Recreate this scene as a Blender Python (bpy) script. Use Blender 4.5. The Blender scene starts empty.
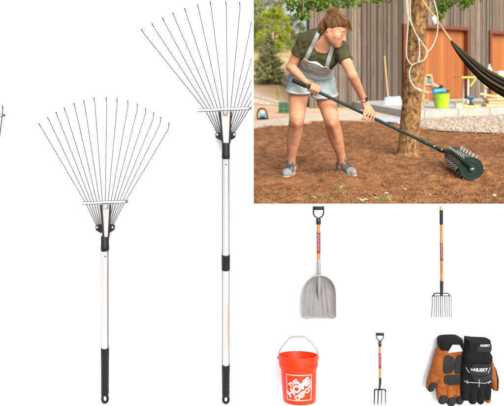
import bpy, math, random
import numpy as np
from mathutils import Vector, noise
rng = np.random.default_rng(7)
random.seed(7)
scene = bpy.context.scene
COL = scene.collection
F, CX, HY, CH = 480.0, 252.0, 78.0, 0.8          # focal length in photo pixels, principal column, horizon row, eye height
WALL = 2.80

def P(x, y, D): return np.array(((x-CX)/F*D, D, CH-(y-HY)/F*D))
def W(x, y, off=0.05): return P(x, y, WALL-off)
def G(x, y, z=0.0):
    D = (CH-z)*F/(y-HY); return P(x, y, D)
def px(n, off=0.05): return n*(WALL-off)/F

# ------------------------------------------------------------------ materials
def M(name, col, rough=0.5, metal=0.0, col2=None, nscale=20, stretch=(1,1,1), bump=0.0, bscale=60, bstretch=None,
      spec=0.5, rnd=False, rndmix=None, trans=0.0, contrast=(0.35,0.65), alpha=1.0, sheen=0.0):
    m = bpy.data.materials.new(name); m.use_nodes = True
    nt = m.node_tree; b = nt.nodes['Principled BSDF']
    b.inputs['Roughness'].default_value = rough; b.inputs['Metallic'].default_value = metal
    b.inputs['Specular IOR Level'].default_value = spec
    if sheen: b.inputs['Sheen Weight'].default_value = sheen
    b.inputs['Base Color'].default_value = (*col, 1)
    tc = nt.nodes.new('ShaderNodeTexCoord')
    src = None
    if col2 is not None:
        mp = nt.nodes.new('ShaderNodeMapping'); mp.inputs['Scale'].default_value = stretch
        nt.links.new(tc.outputs['Object'], mp.inputs['Vector'])
        n = nt.nodes.new('ShaderNodeTexNoise'); n.inputs['Scale'].default_value = nscale; n.inputs['Detail'].default_value = 6
        n.inputs['Roughness'].default_value = 0.6
        nt.links.new(mp.outputs[0], n.inputs['Vector'])
        r = nt.nodes.new('ShaderNodeValToRGB')
        r.color_ramp.elements[0].position = contrast[0]; r.color_ramp.elements[1].position = contrast[1]
        r.color_ramp.elements[0].color = (*col, 1); r.color_ramp.elements[1].color = (*col2, 1)
        nt.links.new(n.outputs['Fac'], r.inputs['Fac']); src = r.outputs['Color']
        nt.links.new(src, b.inputs['Base Color'])
    if rnd:
        at = nt.nodes.new('ShaderNodeAttribute'); at.attribute_name = 'rnd'
        mx = nt.nodes.new('ShaderNodeMix'); mx.data_type = 'RGBA'
        nt.links.new(at.outputs['Fac'], mx.inputs['Factor'])
        if src is not None: nt.links.new(src, mx.inputs['A'])
        else: mx.inputs['A'].default_value = (*col, 1)
        mx.inputs['B'].default_value = (*rndmix, 1)
        nt.links.new(mx.outputs['Result'], b.inputs['Base Color'])
        src = mx.outputs['Result']
    if bump:
        bd = 0.03 if name == 'dug_soil' else 0.01
        mp2 = nt.nodes.new('ShaderNodeMapping'); mp2.inputs['Scale'].default_value = bstretch or stretch
        nt.links.new(tc.outputs['Object'], mp2.inputs['Vector'])
        n2 = nt.nodes.new('ShaderNodeTexNoise'); n2.inputs['Scale'].default_value = bscale; n2.inputs['Detail'].default_value = 5
        nt.links.new(mp2.outputs[0], n2.inputs['Vector'])
        bp = nt.nodes.new('ShaderNodeBump'); bp.inputs['Strength'].default_value = bump; bp.inputs['Distance'].default_value = bd
        nt.links.new(n2.outputs['Fac'], bp.inputs['Height']); nt.links.new(bp.outputs[0], b.inputs['Normal'])
    if trans:
        tr = nt.nodes.new('ShaderNodeBsdfTranslucent'); ms = nt.nodes.new('ShaderNodeMixShader')
        ms.inputs[0].default_value = trans
        if src is not None: nt.links.new(src, tr.inputs['Color'])
        else: tr.inputs['Color'].default_value = (*col, 1)
        out = nt.nodes['Material Output']
        nt.links.new(b.outputs[0], ms.inputs[1]); nt.links.new(tr.outputs[0], ms.inputs[2]); nt.links.new(ms.outputs[0], out.inputs['Surface'])
    return m

MAT = dict(
 wall = M('white_board', (0.585,0.615,0.66), 0.8, spec=0.1),
 floor = M('pale_paving', (0.55,0.54,0.52), 0.8, col2=(0.45,0.44,0.42), nscale=3),
 steel = M('bright_steel', (0.62,0.62,0.63), 0.22, 1.0),
 tube = M('aluminium_tube', (0.62,0.62,0.63), 0.32, 0.9),
 strip = M('painted_edge_shade', (0.075,0.075,0.078), 0.5),  # dark colour put in for edge reflections on rake poles and bars
 wire = M('tine_steel', (0.016,0.016,0.017), 0.5, 0.0, spec=0.3),
 plate = M('plated_sheet', (0.62,0.62,0.63), 0.28, 0.9),
 black = M('black_plastic', (0.0045,0.0045,0.005), 0.5, bump=0.05, bscale=300, spec=0.22),
 rubber = M('black_rubber', (0.008,0.008,0.009), 0.65, spec=0.2),
 iron = M('black_iron', (0.009,0.0092,0.010), 0.45, 0.0, spec=0.3, bump=0.06, bscale=200),
 forksteel = M('fork_steel', (0.045,0.045,0.048), 0.45, 0.2, col2=(0.085,0.085,0.085), nscale=40),
 ash = M('ash_handle', (0.36,0.165,0.040), 0.4, col2=(0.27,0.11,0.022), nscale=30, stretch=(12,12,1), bump=0.05),
 ashtip = M('pale_ash', (0.40,0.24,0.09), 0.4, col2=(0.45,0.22,0.07), nscale=40, stretch=(10,10,1)),
 label = M('red_label', (0.20,0.010,0.024), 0.4, col2=(0.14,0.007,0.016), nscale=60),
 labelink = M('label_white_ink', (0.30,0.24,0.26), 0.4),
 labeldark = M('label_dark_band', (0.07,0.02,0.018), 0.4),
 grayplate = M('grey_scoop', (0.155,0.155,0.158), 0.36, 0.25, col2=(0.20,0.20,0.203), nscale=9, bump=0.03),
 socket = M('grey_socket', (0.20,0.20,0.205), 0.4, 0.2),
 bucket = M('orange_pail', (0.60,0.020,0.0025), 0.40, col2=(0.64,0.025,0.003), nscale=6, spec=0.22),
 print = M('white_print', (0.46,0.42,0.40), 0.5),
 pailwire = M('pail_wire', (0.17,0.17,0.175), 0.45, 0.1),
 tan = M('tan_leather', (0.225,0.066,0.012), 0.75, spec=0.15, col2=(0.13,0.036,0.007), nscale=20, bump=0.45, bscale=70),
 gblack = M('glove_fabric', (0.0035,0.0035,0.004), 0.85, bump=0.25, bscale=260, spec=0.15),
 gpad = M('glove_pad', (0.010,0.0105,0.0115), 0.75, bump=0.3, bscale=400, spec=0.2),
 gwhite = M('glove_white_ink', (0.45,0.45,0.47), 0.5),
 ggrey = M('glove_tab', (0.28,0.32,0.39), 0.5),
 # garden
 ground = M('dry_ground', (0.47,0.31,0.19), 0.95, col2=(0.38,0.235,0.135), nscale=1.1, bump=0.3, bscale=18),
 soil = M('dug_soil', (0.305,0.142,0.060), 0.95, col2=(0.125,0.052,0.020), nscale=9, bump=1.0, bscale=70, spec=0.15, contrast=(0.38,0.72)),
 clod = M('soil_clod', (0.255,0.122,0.054), 0.95, col2=(0.14,0.062,0.026), nscale=25, bump=0.8, bscale=90, spec=0.1),
 litter = M('twig_litter', (0.36,0.25,0.14), 0.9, rnd=True, rndmix=(0.07,0.035,0.016)),
 path = M('pale_path', (0.45,0.39,0.32), 0.9, col2=(0.36,0.29,0.22), nscale=6, bump=0.2, bscale=40),
 gravel = M('white_gravel', (0.42,0.34,0.26), 0.9, col2=(0.30,0.21,0.14), nscale=14, bump=0.6, bscale=70),
 stone = M('gravel_stone', (0.44,0.39,0.33), 0.85, rnd=True, rndmix=(0.26,0.20,0.145)),
 concrete = M('platform_concrete', (0.36,0.34,0.305), 0.85, col2=(0.30,0.285,0.26), nscale=5, bump=0.15),
 meadow = M('dry_meadow', (0.36,0.24,0.11), 0.95, col2=(0.22,0.20,0.06), nscale=0.6, bump=0.4, bscale=10),
 board = M('weathered_board', (0.25,0.203,0.153), 0.85, col2=(0.115,0.086,0.062), nscale=7, stretch=(6,6,0.35), bump=0.4, bscale=30, bstretch=(6,6,0.3), rnd=True, rndmix=(0.060,0.040,0.026)),
 cedar = M('cedar_board', (0.38,0.125,0.024), 0.55, col2=(0.27,0.078,0.013), nscale=6, stretch=(7,7,0.3), bump=0.15, bscale=30, rnd=True, rndmix=(0.23,0.068,0.014)),
 frame = M('door_frame_wood', (0.15,0.036,0.012), 0.5, col2=(0.10,0.024,0.009), nscale=8, stretch=(5,5,0.5)),
 roof = M('metal_roof', (0.12,0.12,0.12), 0.5),
 bark = M('rough_bark', (0.30,0.170,0.072), 0.95, col2=(0.060,0.029,0.012), contrast=(0.38,0.66), nscale=24, stretch=(1.3,1.3,1.0), bump=1.0, bscale=34, spec=0.1),
 twig = M('twig_bark', (0.14,0.085,0.045), 0.9),
 leaf = M('maple_leaf', (0.17,0.28,0.025), 0.5, rnd=True, rndmix=(0.065,0.14,0.016), trans=0.5),
 lime = M('lime_leaf', (0.38,0.46,0.03), 0.6, rnd=True, rndmix=(0.24,0.33,0.025), trans=0.4),
 green = M('mid_green_leaf', (0.33,0.37,0.10), 0.6, rnd=True, rndmix=(0.18,0.23,0.06), trans=0.3),
 olive = M('olive_leaf', (0.26,0.25,0.10), 0.6, rnd=True, rndmix=(0.16,0.15,0.05), trans=0.35),
 dark = M('dark_green_leaf', (0.17,0.23,0.08), 0.6, rnd=True, rndmix=(0.09,0.14,0.045), trans=0.3),
 needle = M('spruce_needle', (0.38,0.40,0.16), 0.7, rnd=True, rndmix=(0.20,0.235,0.10), trans=0.2),
 blade = M('grass_blade', (0.20,0.24,0.05), 0.6, rnd=True, rndmix=(0.30,0.24,0.09), trans=0.3),
 rope = M('white_rope', (0.54,0.48,0.39), 0.85, col2=(0.36,0.29,0.21), nscale=90, stretch=(1,1,3), bump=0.5, bscale=200),
 tanrope = M('tan_rope', (0.45,0.27,0.12), 0.85, bump=0.5, bscale=200),
 hammock = M('olive_canvas', (0.062,0.050,0.030), 0.9, spec=0.1, rnd=True, rndmix=(0.014,0.012,0.008), bump=0.2, bscale=250),
 pine = M('raw_pine', (0.58,0.40,0.20), 0.6, col2=(0.47,0.30,0.14), nscale=10, stretch=(1,1,4)),
 lgreen = M('lime_pail', (0.30,0.52,0.015), 0.4),
 blue = M('blue_plastic', (0.02,0.22,0.36), 0.4), teal = M('teal_plastic', (0.012,0.10,0.10), 0.4),
 bluecloth = M('blue_cloth', (0.07,0.33,0.46), 0.8, bump=0.2), pinkcloth = M('faded_cloth', (0.46,0.30,0.26), 0.8),
 yellow = M('yellow_paint', (0.62,0.44,0.03), 0.4), white = M('white_paint', (0.62,0.62,0.60), 0.5),
 plastic = M('translucent_bag', (0.52,0.56,0.60), 0.3, col2=(0.40,0.50,0.60), nscale=8, bump=0.6, bscale=14),
 pet = M('cloudy_bottle', (0.60,0.64,0.66), 0.15, trans=0.4),
 greenbox = M('green_crate', (0.035,0.13,0.06), 0.5), dkbox = M('crate_dark', (0.02,0.06,0.03), 0.6),
 # roller
 rgreen = M('dark_green_enamel', (0.005,0.022,0.018), 0.36, spec=0.4, col2=(0.007,0.028,0.022), nscale=30),
 rdrum = M('drum_enamel', (0.014,0.030,0.025), 0.40, spec=0.4, col2=(0.026,0.042,0.035), nscale=18),
 zinc = M('zinc_spike', (0.55,0.55,0.54), 0.35, 0.7),
 drumink = M('drum_lettering', (0.16,0.20,0.18), 0.5),
 # person
 skin = M('skin', (0.475,0.245,0.148), 0.6, col2=(0.405,0.175,0.095), nscale=13, contrast=(0.30,0.75), bump=0.04, bscale=200, spec=0.22),
 hair = M('brown_hair', (0.035,0.014,0.005), 0.6, spec=0.2, col2=(0.12,0.052,0.016), nscale=22, stretch=(1,1,0.6), bump=0.6, bscale=60, bstretch=(1.6,1.6,0.5)),
 strand = M('hair_strand', (0.31,0.150,0.052), 0.5, spec=0.25, rnd=True, rndmix=(0.050,0.020,0.007)),
 brow = M('brow_hair', (0.085,0.040,0.020), 0.6), lips = M('lip_skin', (0.33,0.115,0.085), 0.4), eye = M('eye_white', (0.45,0.40,0.37), 0.3),
 shirt = M('olive_jersey', (0.056,0.052,0.022), 0.9, col2=(0.044,0.040,0.017), nscale=8, bump=0.15, bscale=220, spec=0.2),
 denim = M('washed_denim', (0.34,0.38,0.38), 0.9, col2=(0.20,0.245,0.265), nscale=11, bump=0.35, bscale=160, spec=0.2),
 strapcloth = M('strap_denim', (0.25,0.265,0.26), 0.9, col2=(0.17,0.185,0.185), nscale=18, bump=0.35, bscale=160, spec=0.2),
 bib = M('grey_denim', (0.385,0.40,0.38), 0.9, col2=(0.27,0.295,0.29), nscale=14, bump=0.35, bscale=160, spec=0.2),
 fray = M('frayed_thread', (0.36,0.39,0.39), 0.9),
 brass = M('buckle_metal', (0.45,0.40,0.33), 0.35, 0.8),
 suede = M('grey_suede', (0.13,0.125,0.115), 0.9, col2=(0.095,0.09,0.085), nscale=30, bump=0.3, bscale=200),
 mesh = M('shoe_mesh', (0.20,0.20,0.19), 0.8, bump=0.4, bscale=400),
 sole = M('shoe_sole', (0.32,0.28,0.23), 0.7), lace = M('shoe_lace', (0.035,0.035,0.04), 0.8), pink = M('pink_patch', (0.50,0.25,0.19), 0.7),
 watch = M('watch_glass', (0.015,0.015,0.018), 0.12), strap = M('watch_strap', (0.36,0.20,0.16), 0.5),
 hidden = M('deep_shadow_gap', (0.03,0.024,0.018), 0.95),
)

# ------------------------------------------------------------------ object helpers
def wloc(o):
    v = Vector((0,0,0))
    while o is not None: v = v + o.location; o = o.parent
    return v
def tag(o, label=None, cat=None, group=None, kind=None):
    if label: o['label'] = label
    if cat: o['category'] = cat
    if group: o['group'] = group
    if kind: o['kind'] = kind
    return o
def empty(name, loc, label, cat, group=None):
    o = bpy.data.objects.new(name, None); o.empty_display_size = 0.05
    COL.objects.link(o); o.location = Vector([float(t) for t in loc]); return tag(o, label, cat, group)

class MB:
    """collects shapes in world coordinates, links them as one mesh object"""
    def __init__(s): s.V = []; s.Fc = []; s.R = []; s.n = 0
    def add(s, V, Fc, r=0.0):
        V = np.asarray(V, float); s.V.append(V)
        s.Fc += [tuple(int(i)+s.n for i in f) for f in Fc]
        s.R += (list(r) if hasattr(r, '__len__') else [r]*len(Fc)); s.n += len(V); return s
    def tube(s, pts, rad, n=10, cap=True, flat=None, r=0.0):
        pts = [np.asarray(p, float) for p in pts]; k = len(pts)
        rad = [rad]*k if np.isscalar(rad) else list(rad)
        T = [pts[min(i+1,k-1)]-pts[max(i-1,0)] for i in range(k)]
        T = [t/(np.linalg.norm(t)+1e-12) for t in T]
        a = np.array((0,0,1.0)) if abs(T[0][2]) < 0.9 else np.array((0,1.0,0))
        if flat is not None: a = np.asarray(flat[0], float)
        V = []
        for i in range(k):
            a = a - T[i]*a.dot(T[i]); a /= np.linalg.norm(a)+1e-12
            b = np.cross(T[i], a)
            fa = 1.0 if flat is None else flat[1]
            for j in range(n):
                th = 2*math.pi*j/n
                V.append(pts[i]+rad[i]*(fa*math.cos(th)*a+math.sin(th)*b))
        Fc = []
        for i in range(k-1):
            for j in range(n):
                Fc.append((i*n+j, i*n+(j+1)%n, (i+1)*n+(j+1)%n, (i+1)*n+j))
        if cap: Fc.append(tuple(range(n-1,-1,-1))); Fc.append(tuple((k-1)*n+j for j in range(n)))
        return s.add(V, Fc, r)
    def box(s, c, size, ax=None, bev=0.0, r=0.0):
        c = np.asarray(c, float); h = np.asarray(size, float)/2
        A = np.eye(3) if ax is None else np.asarray(ax, float)
        if bev <= 0:
            V = [c+A[0]*h[0]*x+A[1]*h[1]*y+A[2]*h[2]*z for x in (-1,1) for y in (-1,1) for z in (-1,1)]
            Fc = [(0,1,3,2),(4,6,7,5),(0,4,5,1),(2,3,7,6),(0,2,6,4),(1,5,7,3)]
            return s.add(V, Fc, r)
        b = min(bev, h.min()*0.9); V = []; Fc = []
        idx = {}
        for x in (-1,1):
            for y in (-1,1):
                for z in (-1,1):
                    sg = np.array((x,y,z), float)
                    for k in range(3):
                        q = sg*(h-b); q[k] = sg[k]*h[k]
                        idx[(x,y,z,k)] = len(V); V.append(c+A[0]*q[0]+A[1]*q[1]+A[2]*q[2])
                    t = (idx[(x,y,z,0)], idx[(x,y,z,1)], idx[(x,y,z,2)])
                    Fc.append(t if x*y*z > 0 else t[::-1])
        def quad(ks, flip): Fc.append(tuple(ks) if not flip else tuple(ks[::-1]))
        for k in range(3):
            a, bb = [(1,2),(2,0),(0,1)][k]
            for sg in (-1,1):
                L = []
                for (u,v) in ((-1,-1),(1,-1),(1,1),(-1,1)):
                    q = [0,0,0]; q[k]=sg; q[a]=u; q[bb]=v; L.append(idx[(*q,k)])
                quad(L, sg<0)
        for k in range(3):
            a, bb = [(1,2),(2,0),(0,1)][k]
            for u in (-1,1):
                for v in (-1,1):
                    q0=[0,0,0]; q0[a]=u; q0[bb]=v; q1=list(q0); q0[k]=-1; q1[k]=1
                    L=[idx[(*q0,a)], idx[(*q0,bb)], idx[(*q1,bb)], idx[(*q1,a)]]
                    quad(L, u*v>0)
        return s.add(V, Fc, r)
    def prism(s, outline, t, bev=0.0, r=0.0):
        """outline: 3-D points of a planar loop, t: thickness vector"""
        o = np.asarray(outline, float); t = np.asarray(t, float); n = len(o)
        V = np.concatenate([o, o+t])
        Fc = [tuple(range(n)), tuple(range(2*n-1,n-1,-1))]+[(i, i+n, (i+1)%n+n, (i+1)%n) for i in range(n)]
        return s.add(V, Fc, r)
    def lathe(s, prof, base, axis, n=32, cap=True, r=0.0):
        """prof: (height, radius) along axis"""
        axis = np.asarray(axis, float)/np.linalg.norm(axis)
        a = np.cross(axis, (1,0,0.001)); a /= np.linalg.norm(a); b = np.cross(axis, a)
        V = [np.asarray(base)+axis*h+rr*(math.cos(2*math.pi*j/n)*a+math.sin(2*math.pi*j/n)*b) for h,rr in prof for j in range(n)]
        Fc = [(i*n+j, i*n+(j+1)%n, (i+1)*n+(j+1)%n, (i+1)*n+j) for i in range(len(prof)-1) for j in range(n)]
        if cap: Fc += [tuple(range(n-1,-1,-1)), tuple((len(prof)-1)*n+j for j in range(n))]
        return s.add(V, Fc, r)
    def build(s, name, mat, parent=None, smooth=40, rnd=False, label=None):
        V = np.concatenate(s.V) if s.V else np.zeros((0,3))
        off = np.array(wloc(parent)) if parent is not None else V.mean(0)
        me = bpy.data.meshes.new(name); me.from_pydata((V-off).tolist(), [], s.Fc); me.update()
        me.materials.append(mat if not isinstance(mat, str) else MAT[mat])
        if rnd:
            a = me.attributes.new('rnd', 'FLOAT', 'FACE'); a.data.foreach_set('value', np.array(s.R, np.float32))
        if smooth:
            me.polygons.foreach_set('use_smooth', [True]*len(me.polygons))
            if smooth < 180: me.set_sharp_from_angle(angle=math.radians(smooth))
        import bmesh
        if not rnd or len(me.polygons) < 4000:
            bm = bmesh.new(); bm.from_mesh(me); bmesh.ops.recalc_face_normals(bm, faces=bm.faces); bm.to_mesh(me); bm.free()
        o = bpy.data.objects.new(name, me); COL.objects.link(o)
        if parent is not None: o.parent = parent
        else: o.location = Vector(off.tolist())
        if label: o['label'] = label
        return o

def text_mesh(txt, mapf, mb, size=1.0, bold=0.0, shear=0.0, space=1.0, align='CENTER'):
    cu = bpy.data.curves.new('lettering', 'FONT'); cu.body = txt; cu.size = size; cu.offset = bold; cu.shear = shear
    cu.align_x = align; cu.align_y = 'CENTER'; cu.space_character = space; cu.resolution_u = 3
    o = bpy.data.objects.new('lettering', cu); COL.objects.link(o)
    dg = bpy.context.evaluated_depsgraph_get()
    me = bpy.data.meshes.new_from_object(o.evaluated_get(dg))
    V = [mapf(v.co.x, v.co.y) for v in me.vertices]; Fc = [tuple(p.vertices) for p in me.polygons]
    if V: mb.add(V, Fc)
    bpy.data.objects.remove(o); bpy.data.meshes.remove(me); bpy.data.curves.remove(cu)

def catmull(pts, n=8):
    pts = [np.asarray(p, float) for p in pts]; Q = [pts[0]]+pts+[pts[-1]]; out = []
    for i in range(1, len(Q)-2):
        for t in np.linspace(0, 1, n, endpoint=False):
            a,b,c,d = Q[i-1],Q[i],Q[i+1],Q[i+2]
            out.append(0.5*(2*b+(c-a)*t+(2*a-5*b+4*c-d)*t*t+(3*b-a-3*c+d)*t**3))
    out.append(pts[-1]); return out

# ------------------------------------------------------------------ implicit surfaces (bodies, gloves)
class SDF:
    def __init__(s, lo, hi, h):
        s.lo = np.array(lo, float); s.h = h
        s.n = np.ceil((np.array(hi)-s.lo)/h).astype(int)+1
        s.S = np.full(s.n, 0.25, np.float32)
    def copy(s):
        c = SDF.__new__(SDF); c.lo, c.h, c.n, c.S = s.lo, s.h, s.n, s.S.copy(); return c
    def sl(s, lo, hi):
        i0 = np.clip(np.floor((lo-s.lo)/s.h).astype(int), 0, s.n-1); i1 = np.clip(np.ceil((hi-s.lo)/s.h).astype(int)+1, 1, s.n)
        ix = [np.arange(i0[k], i1[k], dtype=np.float32)*np.float32(s.h)+np.float32(s.lo[k]) for k in range(3)]
        return tuple(slice(i0[k], i1[k]) for k in range(3)), ix
    def all(s): return [np.arange(s.n[k], dtype=np.float32)*np.float32(s.h)+np.float32(s.lo[k]) for k in range(3)]
    def mix(s, sl, d, k, sub=False):
        A = s.S[sl]
        if sub:
            d = -d
            if k <= 0: s.S[sl] = np.maximum(A, d); return
            h = np.clip(0.5-0.5*(d-A)/k*-1.0, 0, 1)
            h = np.clip(0.5+0.5*(d-A)/k, 0, 1)
            s.S[sl] = A*(1-h)+d*h+k*h*(1-h); return
        if k <= 0: s.S[sl] = np.minimum(A, d); return
        h = np.clip(0.5+0.5*(d-A)/k, 0, 1)
        s.S[sl] = d*(1-h)+A*h-k*h*(1-h)
    def cap(s, a, b, ra, rb=None, k=0.02, sub=False):
        a = np.asarray(a, float); b = np.asarray(b, float); rb = ra if rb is None else rb
        m = max(ra, rb)+k+0.05
        sl, (X,Y,Z) = s.sl(np.minimum(a,b)-m, np.maximum(a,b)+m)
        X = X[:,None,None]; Y = Y[None,:,None]; Z = Z[None,None,:]
        ab = b-a; L = max(ab.dot(ab), 1e-9)
        t = np.clip(((X-a[0])*ab[0]+(Y-a[1])*ab[1]+(Z-a[2])*ab[2])/L, 0, 1)
        d = np.sqrt((X-a[0]-t*ab[0])**2+(Y-a[1]-t*ab[1])**2+(Z-a[2]-t*ab[2])**2)-(ra+(rb-ra)*t)
        s.mix(sl, d.astype(np.float32), k, sub)
    def ell(s, c, R, rad, k=0.02, sub=False):
        c = np.asarray(c, float); R = np.asarray(R, float); rad = np.asarray(rad, float)
        m = rad.max()+k+0.05
        sl, (X,Y,Z) = s.sl(c-m, c+m)
        X = X[:,None,None]-c[0]; Y = Y[None,:,None]-c[1]; Z = Z[None,None,:]-c[2]
        q = [X*R[i,0]+Y*R[i,1]+Z*R[i,2] for i in range(3)]
        k0 = np.sqrt(sum((q[i]/rad[i])**2 for i in range(3)))
        k1 = np.sqrt(sum((q[i]/rad[i]**2)**2 for i in range(3)))+1e-6
        s.mix(sl, (k0*(k0-1)/k1).astype(np.float32), k, sub)
    def chain(s, pts, rads, k=0.012, kin=0.004):
        pts = [np.asarray(p, float) for p in pts]; m = max(rads)+k+0.05
        sl, (X,Y,Z) = s.sl(np.min(pts,0)-m, np.max(pts,0)+m)
        X = X[:,None,None]; Y = Y[None,:,None]; Z = Z[None,None,:]; D = None
        for a, b, ra, rb in zip(pts[:-1], pts[1:], rads[:-1], rads[1:]):
            ab = b-a; L = max(ab.dot(ab), 1e-9)
            t = np.clip(((X-a[0])*ab[0]+(Y-a[1])*ab[1]+(Z-a[2])*ab[2])/L, 0, 1)
            d = np.sqrt((X-a[0]-t*ab[0])**2+(Y-a[1]-t*ab[1])**2+(Z-a[2]-t*ab[2])**2)-(ra+(rb-ra)*t)
            D = d if D is None else np.minimum(D, d)
        s.mix(sl, D.astype(np.float32), k)
    def grid3(s):
        X,Y,Z = s.all(); return X[:,None,None], Y[None,:,None], Z[None,None,:]
    def plane(s, p, n):
        X,Y,Z = s.grid3(); n = np.asarray(n, float)/np.linalg.norm(n)
        return ((X-p[0])*n[0]+(Y-p[1])*n[1]+(Z-p[2])*n[2]).astype(np.float32)
    def mesh(s, S=None):
        S = s.S if S is None else S
        ins = S < 0
        c = [ins[i:ins.shape[0]-1+i, j:ins.shape[1]-1+j, k:ins.shape[2]-1+k] for i in (0,1) for j in (0,1) for k in (0,1)]
        cnt = sum(x.astype(np.int8) for x in c)
        I = np.argwhere((cnt > 0) & (cnt < 8))
        off = np.array([(i,j,k) for i in (0,1) for j in (0,1) for k in (0,1)])
        val = np.stack([S[I[:,0]+o[0], I[:,1]+o[1], I[:,2]+o[2]] for o in off], 1)
        acc = np.zeros((len(I),3)); num = np.zeros(len(I))
        for a in range(8):
            for b in range(a+1, 8):
                if np.abs(off[a]-off[b]).sum() != 1: continue
                m = (val[:,a] < 0) != (val[:,b] < 0)
                t = np.where(m, val[:,a]/np.where(m, val[:,a]-val[:,b], 1), 0)
                acc += np.where(m[:,None], off[a]+(off[b]-off[a])*t[:,None], 0); num += m
        V = s.lo+(I+acc/num[:,None])*s.h
        idx = np.full(np.array(S.shape)-1, -1, np.int64); idx[tuple(I.T)] = np.arange(len(I))
        Fc = []
        for ax in range(3):
            A = ins; B = np.roll(ins, -1, ax)
            ch = A != B
            sl = [slice(1,-1)]*3; sl[ax] = slice(0,-1)
            m = np.zeros_like(ch); m[tuple(sl)] = ch[tuple(sl)]
            E = np.argwhere(m)
            if len(E) == 0: continue
            u, v = [(1,2),(2,0),(0,1)][ax]
            eu = np.zeros(3,int); eu[u]=1; ev = np.zeros(3,int); ev[v]=1
            q = np.stack([idx[tuple((E-eu-ev).T)], idx[tuple((E-ev).T)], idx[tuple(E.T)], idx[tuple((E-eu).T)]], 1)
            fl = ~A[tuple(E.T)]
            q[fl] = q[fl][:, ::-1]
            Fc.append(q[(q >= 0).all(1)])
        return V, np.concatenate(Fc)
    def obj(s, name, mat, parent, S=None, relax=2):
        V, Fc = s.mesh(S)
        for _ in range(relax):                      # light Laplacian smoothing of the grid steps
            A = np.zeros_like(V); N = np.zeros(len(V))
            for a in range(4):
                b = (a+1) % 4
                np.add.at(A, Fc[:,a], V[Fc[:,b]]); np.add.at(N, Fc[:,a], 1)
                np.add.at(A, Fc[:,b], V[Fc[:,a]]); np.add.at(N, Fc[:,b], 1)
            V = V*0.5+0.5*A/np.maximum(N,1)[:,None]
        off = np.array(wloc(parent))
        me = bpy.data.meshes.new(name); me.from_pydata((V-off).tolist(), [], Fc.tolist()); me.update()
        me.materials.append(MAT[mat]); me.polygons.foreach_set('use_smooth', [True]*len(me.polygons))
        o = bpy.data.objects.new(name, me); COL.objects.link(o); o.parent = parent
        return o
    def snap(s, p, d, off=0.0, far=0.4):
        """march from p along -d ... until the surface, returns the surface point lifted by off"""
        d = np.asarray(d, float)/np.linalg.norm(d); p = np.asarray(p, float)
        for t in np.arange(far, -far, -s.h*0.5):
            q = p+d*t; i = np.round((q-s.lo)/s.h).astype(int)
            if (i < 0).any() or (i >= s.n).any(): continue
            if s.S[tuple(i)] < 0: return q+d*(off+s.h*0.25)
        return p+d*off
def smax(a, b, k):
    h = np.clip(0.5+0.5*(a-b)/k, 0, 1); return b*(1-h)+a*h+k*h*(1-h)

# ================================================================== WHITE BOARD AND THE TOOLS ON IT
YW = np.array((0,1.0,0)); 
def wall_piece(mb, x0, x1, z0, z1): mb.box(((x0+x1)/2, WALL+0.012, (z0+z1)/2), (x1-x0, 0.024, z1-z0))
xj = (253.6-CX)/F*WALL; zt = CH-(204.6-HY)/F*WALL
o = MB()
# one L-shaped board: tall at the left, low below the opening
ol = [(-4.2,-1.6),(5.2,-1.6),(5.2,zt),(xj,zt),(xj,1.40),(-4.2,1.40)]
o.prism([(x, WALL, z) for x, z in ol], (0,0.02,0))
tag(o.build('white_backdrop', 'wall', smooth=0), kind='structure')
f = MB(); f.box((0.5,-9,-1.65), (40,23.6,0.1)); tag(f.build('floor', 'floor', smooth=0), kind='structure')

def circ(c, r, n=20, a=(1,0,0), b=(0,0,1)):
    a = np.array(a, float); b = np.array(b, float)
    return [np.asarray(c)+r*(math.cos(2*math.pi*i/n)*a+math.sin(2*math.pi*i/n)*b) for i in range(n)]
def grip_with_hole(mb, cx, y0, y1, w, hole, off, ribs=True):
    """moulded hand grip with an elongated hanging hole at its end (photo px)"""
    yh0, yh1 = hole
    pts, rad = [], []
    ys = np.linspace(y0, yh0-1.0, 46)
    for i, y in enumerate(ys):
        f = (y-y0)/(yh0-y0); r = w/2*(1.04-0.10*min(f*2.2,1))
        if f < 0.03: r *= 0.93
        if ribs and 0.28 < f < 0.93: r += 0.16*math.sin(i*math.pi*0.72)
        pts.append(W(cx, y, off)); rad.append(px(r, off))
    mb.tube(pts, rad, 18)
    # loop
    loop = []
    hw = w/2*0.66
    for t in np.linspace(0, 2*math.pi, 33)[:-1]:
        yy = (yh0+yh1)/2+(yh1-yh0)/2*math.sin(t)*1.05; xx = cx+hw*np.sign(math.cos(t))*abs(math.cos(t))**0.7
        loop.append(W(xx, yy, off))
    loop.append(loop[0]); loop.append(loop[1])
    mb.tube(loop, px(w*0.17, off), 8, cap=False)
    mb.tube([W(cx, yh0-2.6, off), W(cx, yh0-0.5, off)], [px(w*0.48, off), px(w*0.40, off)], 14)

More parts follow.
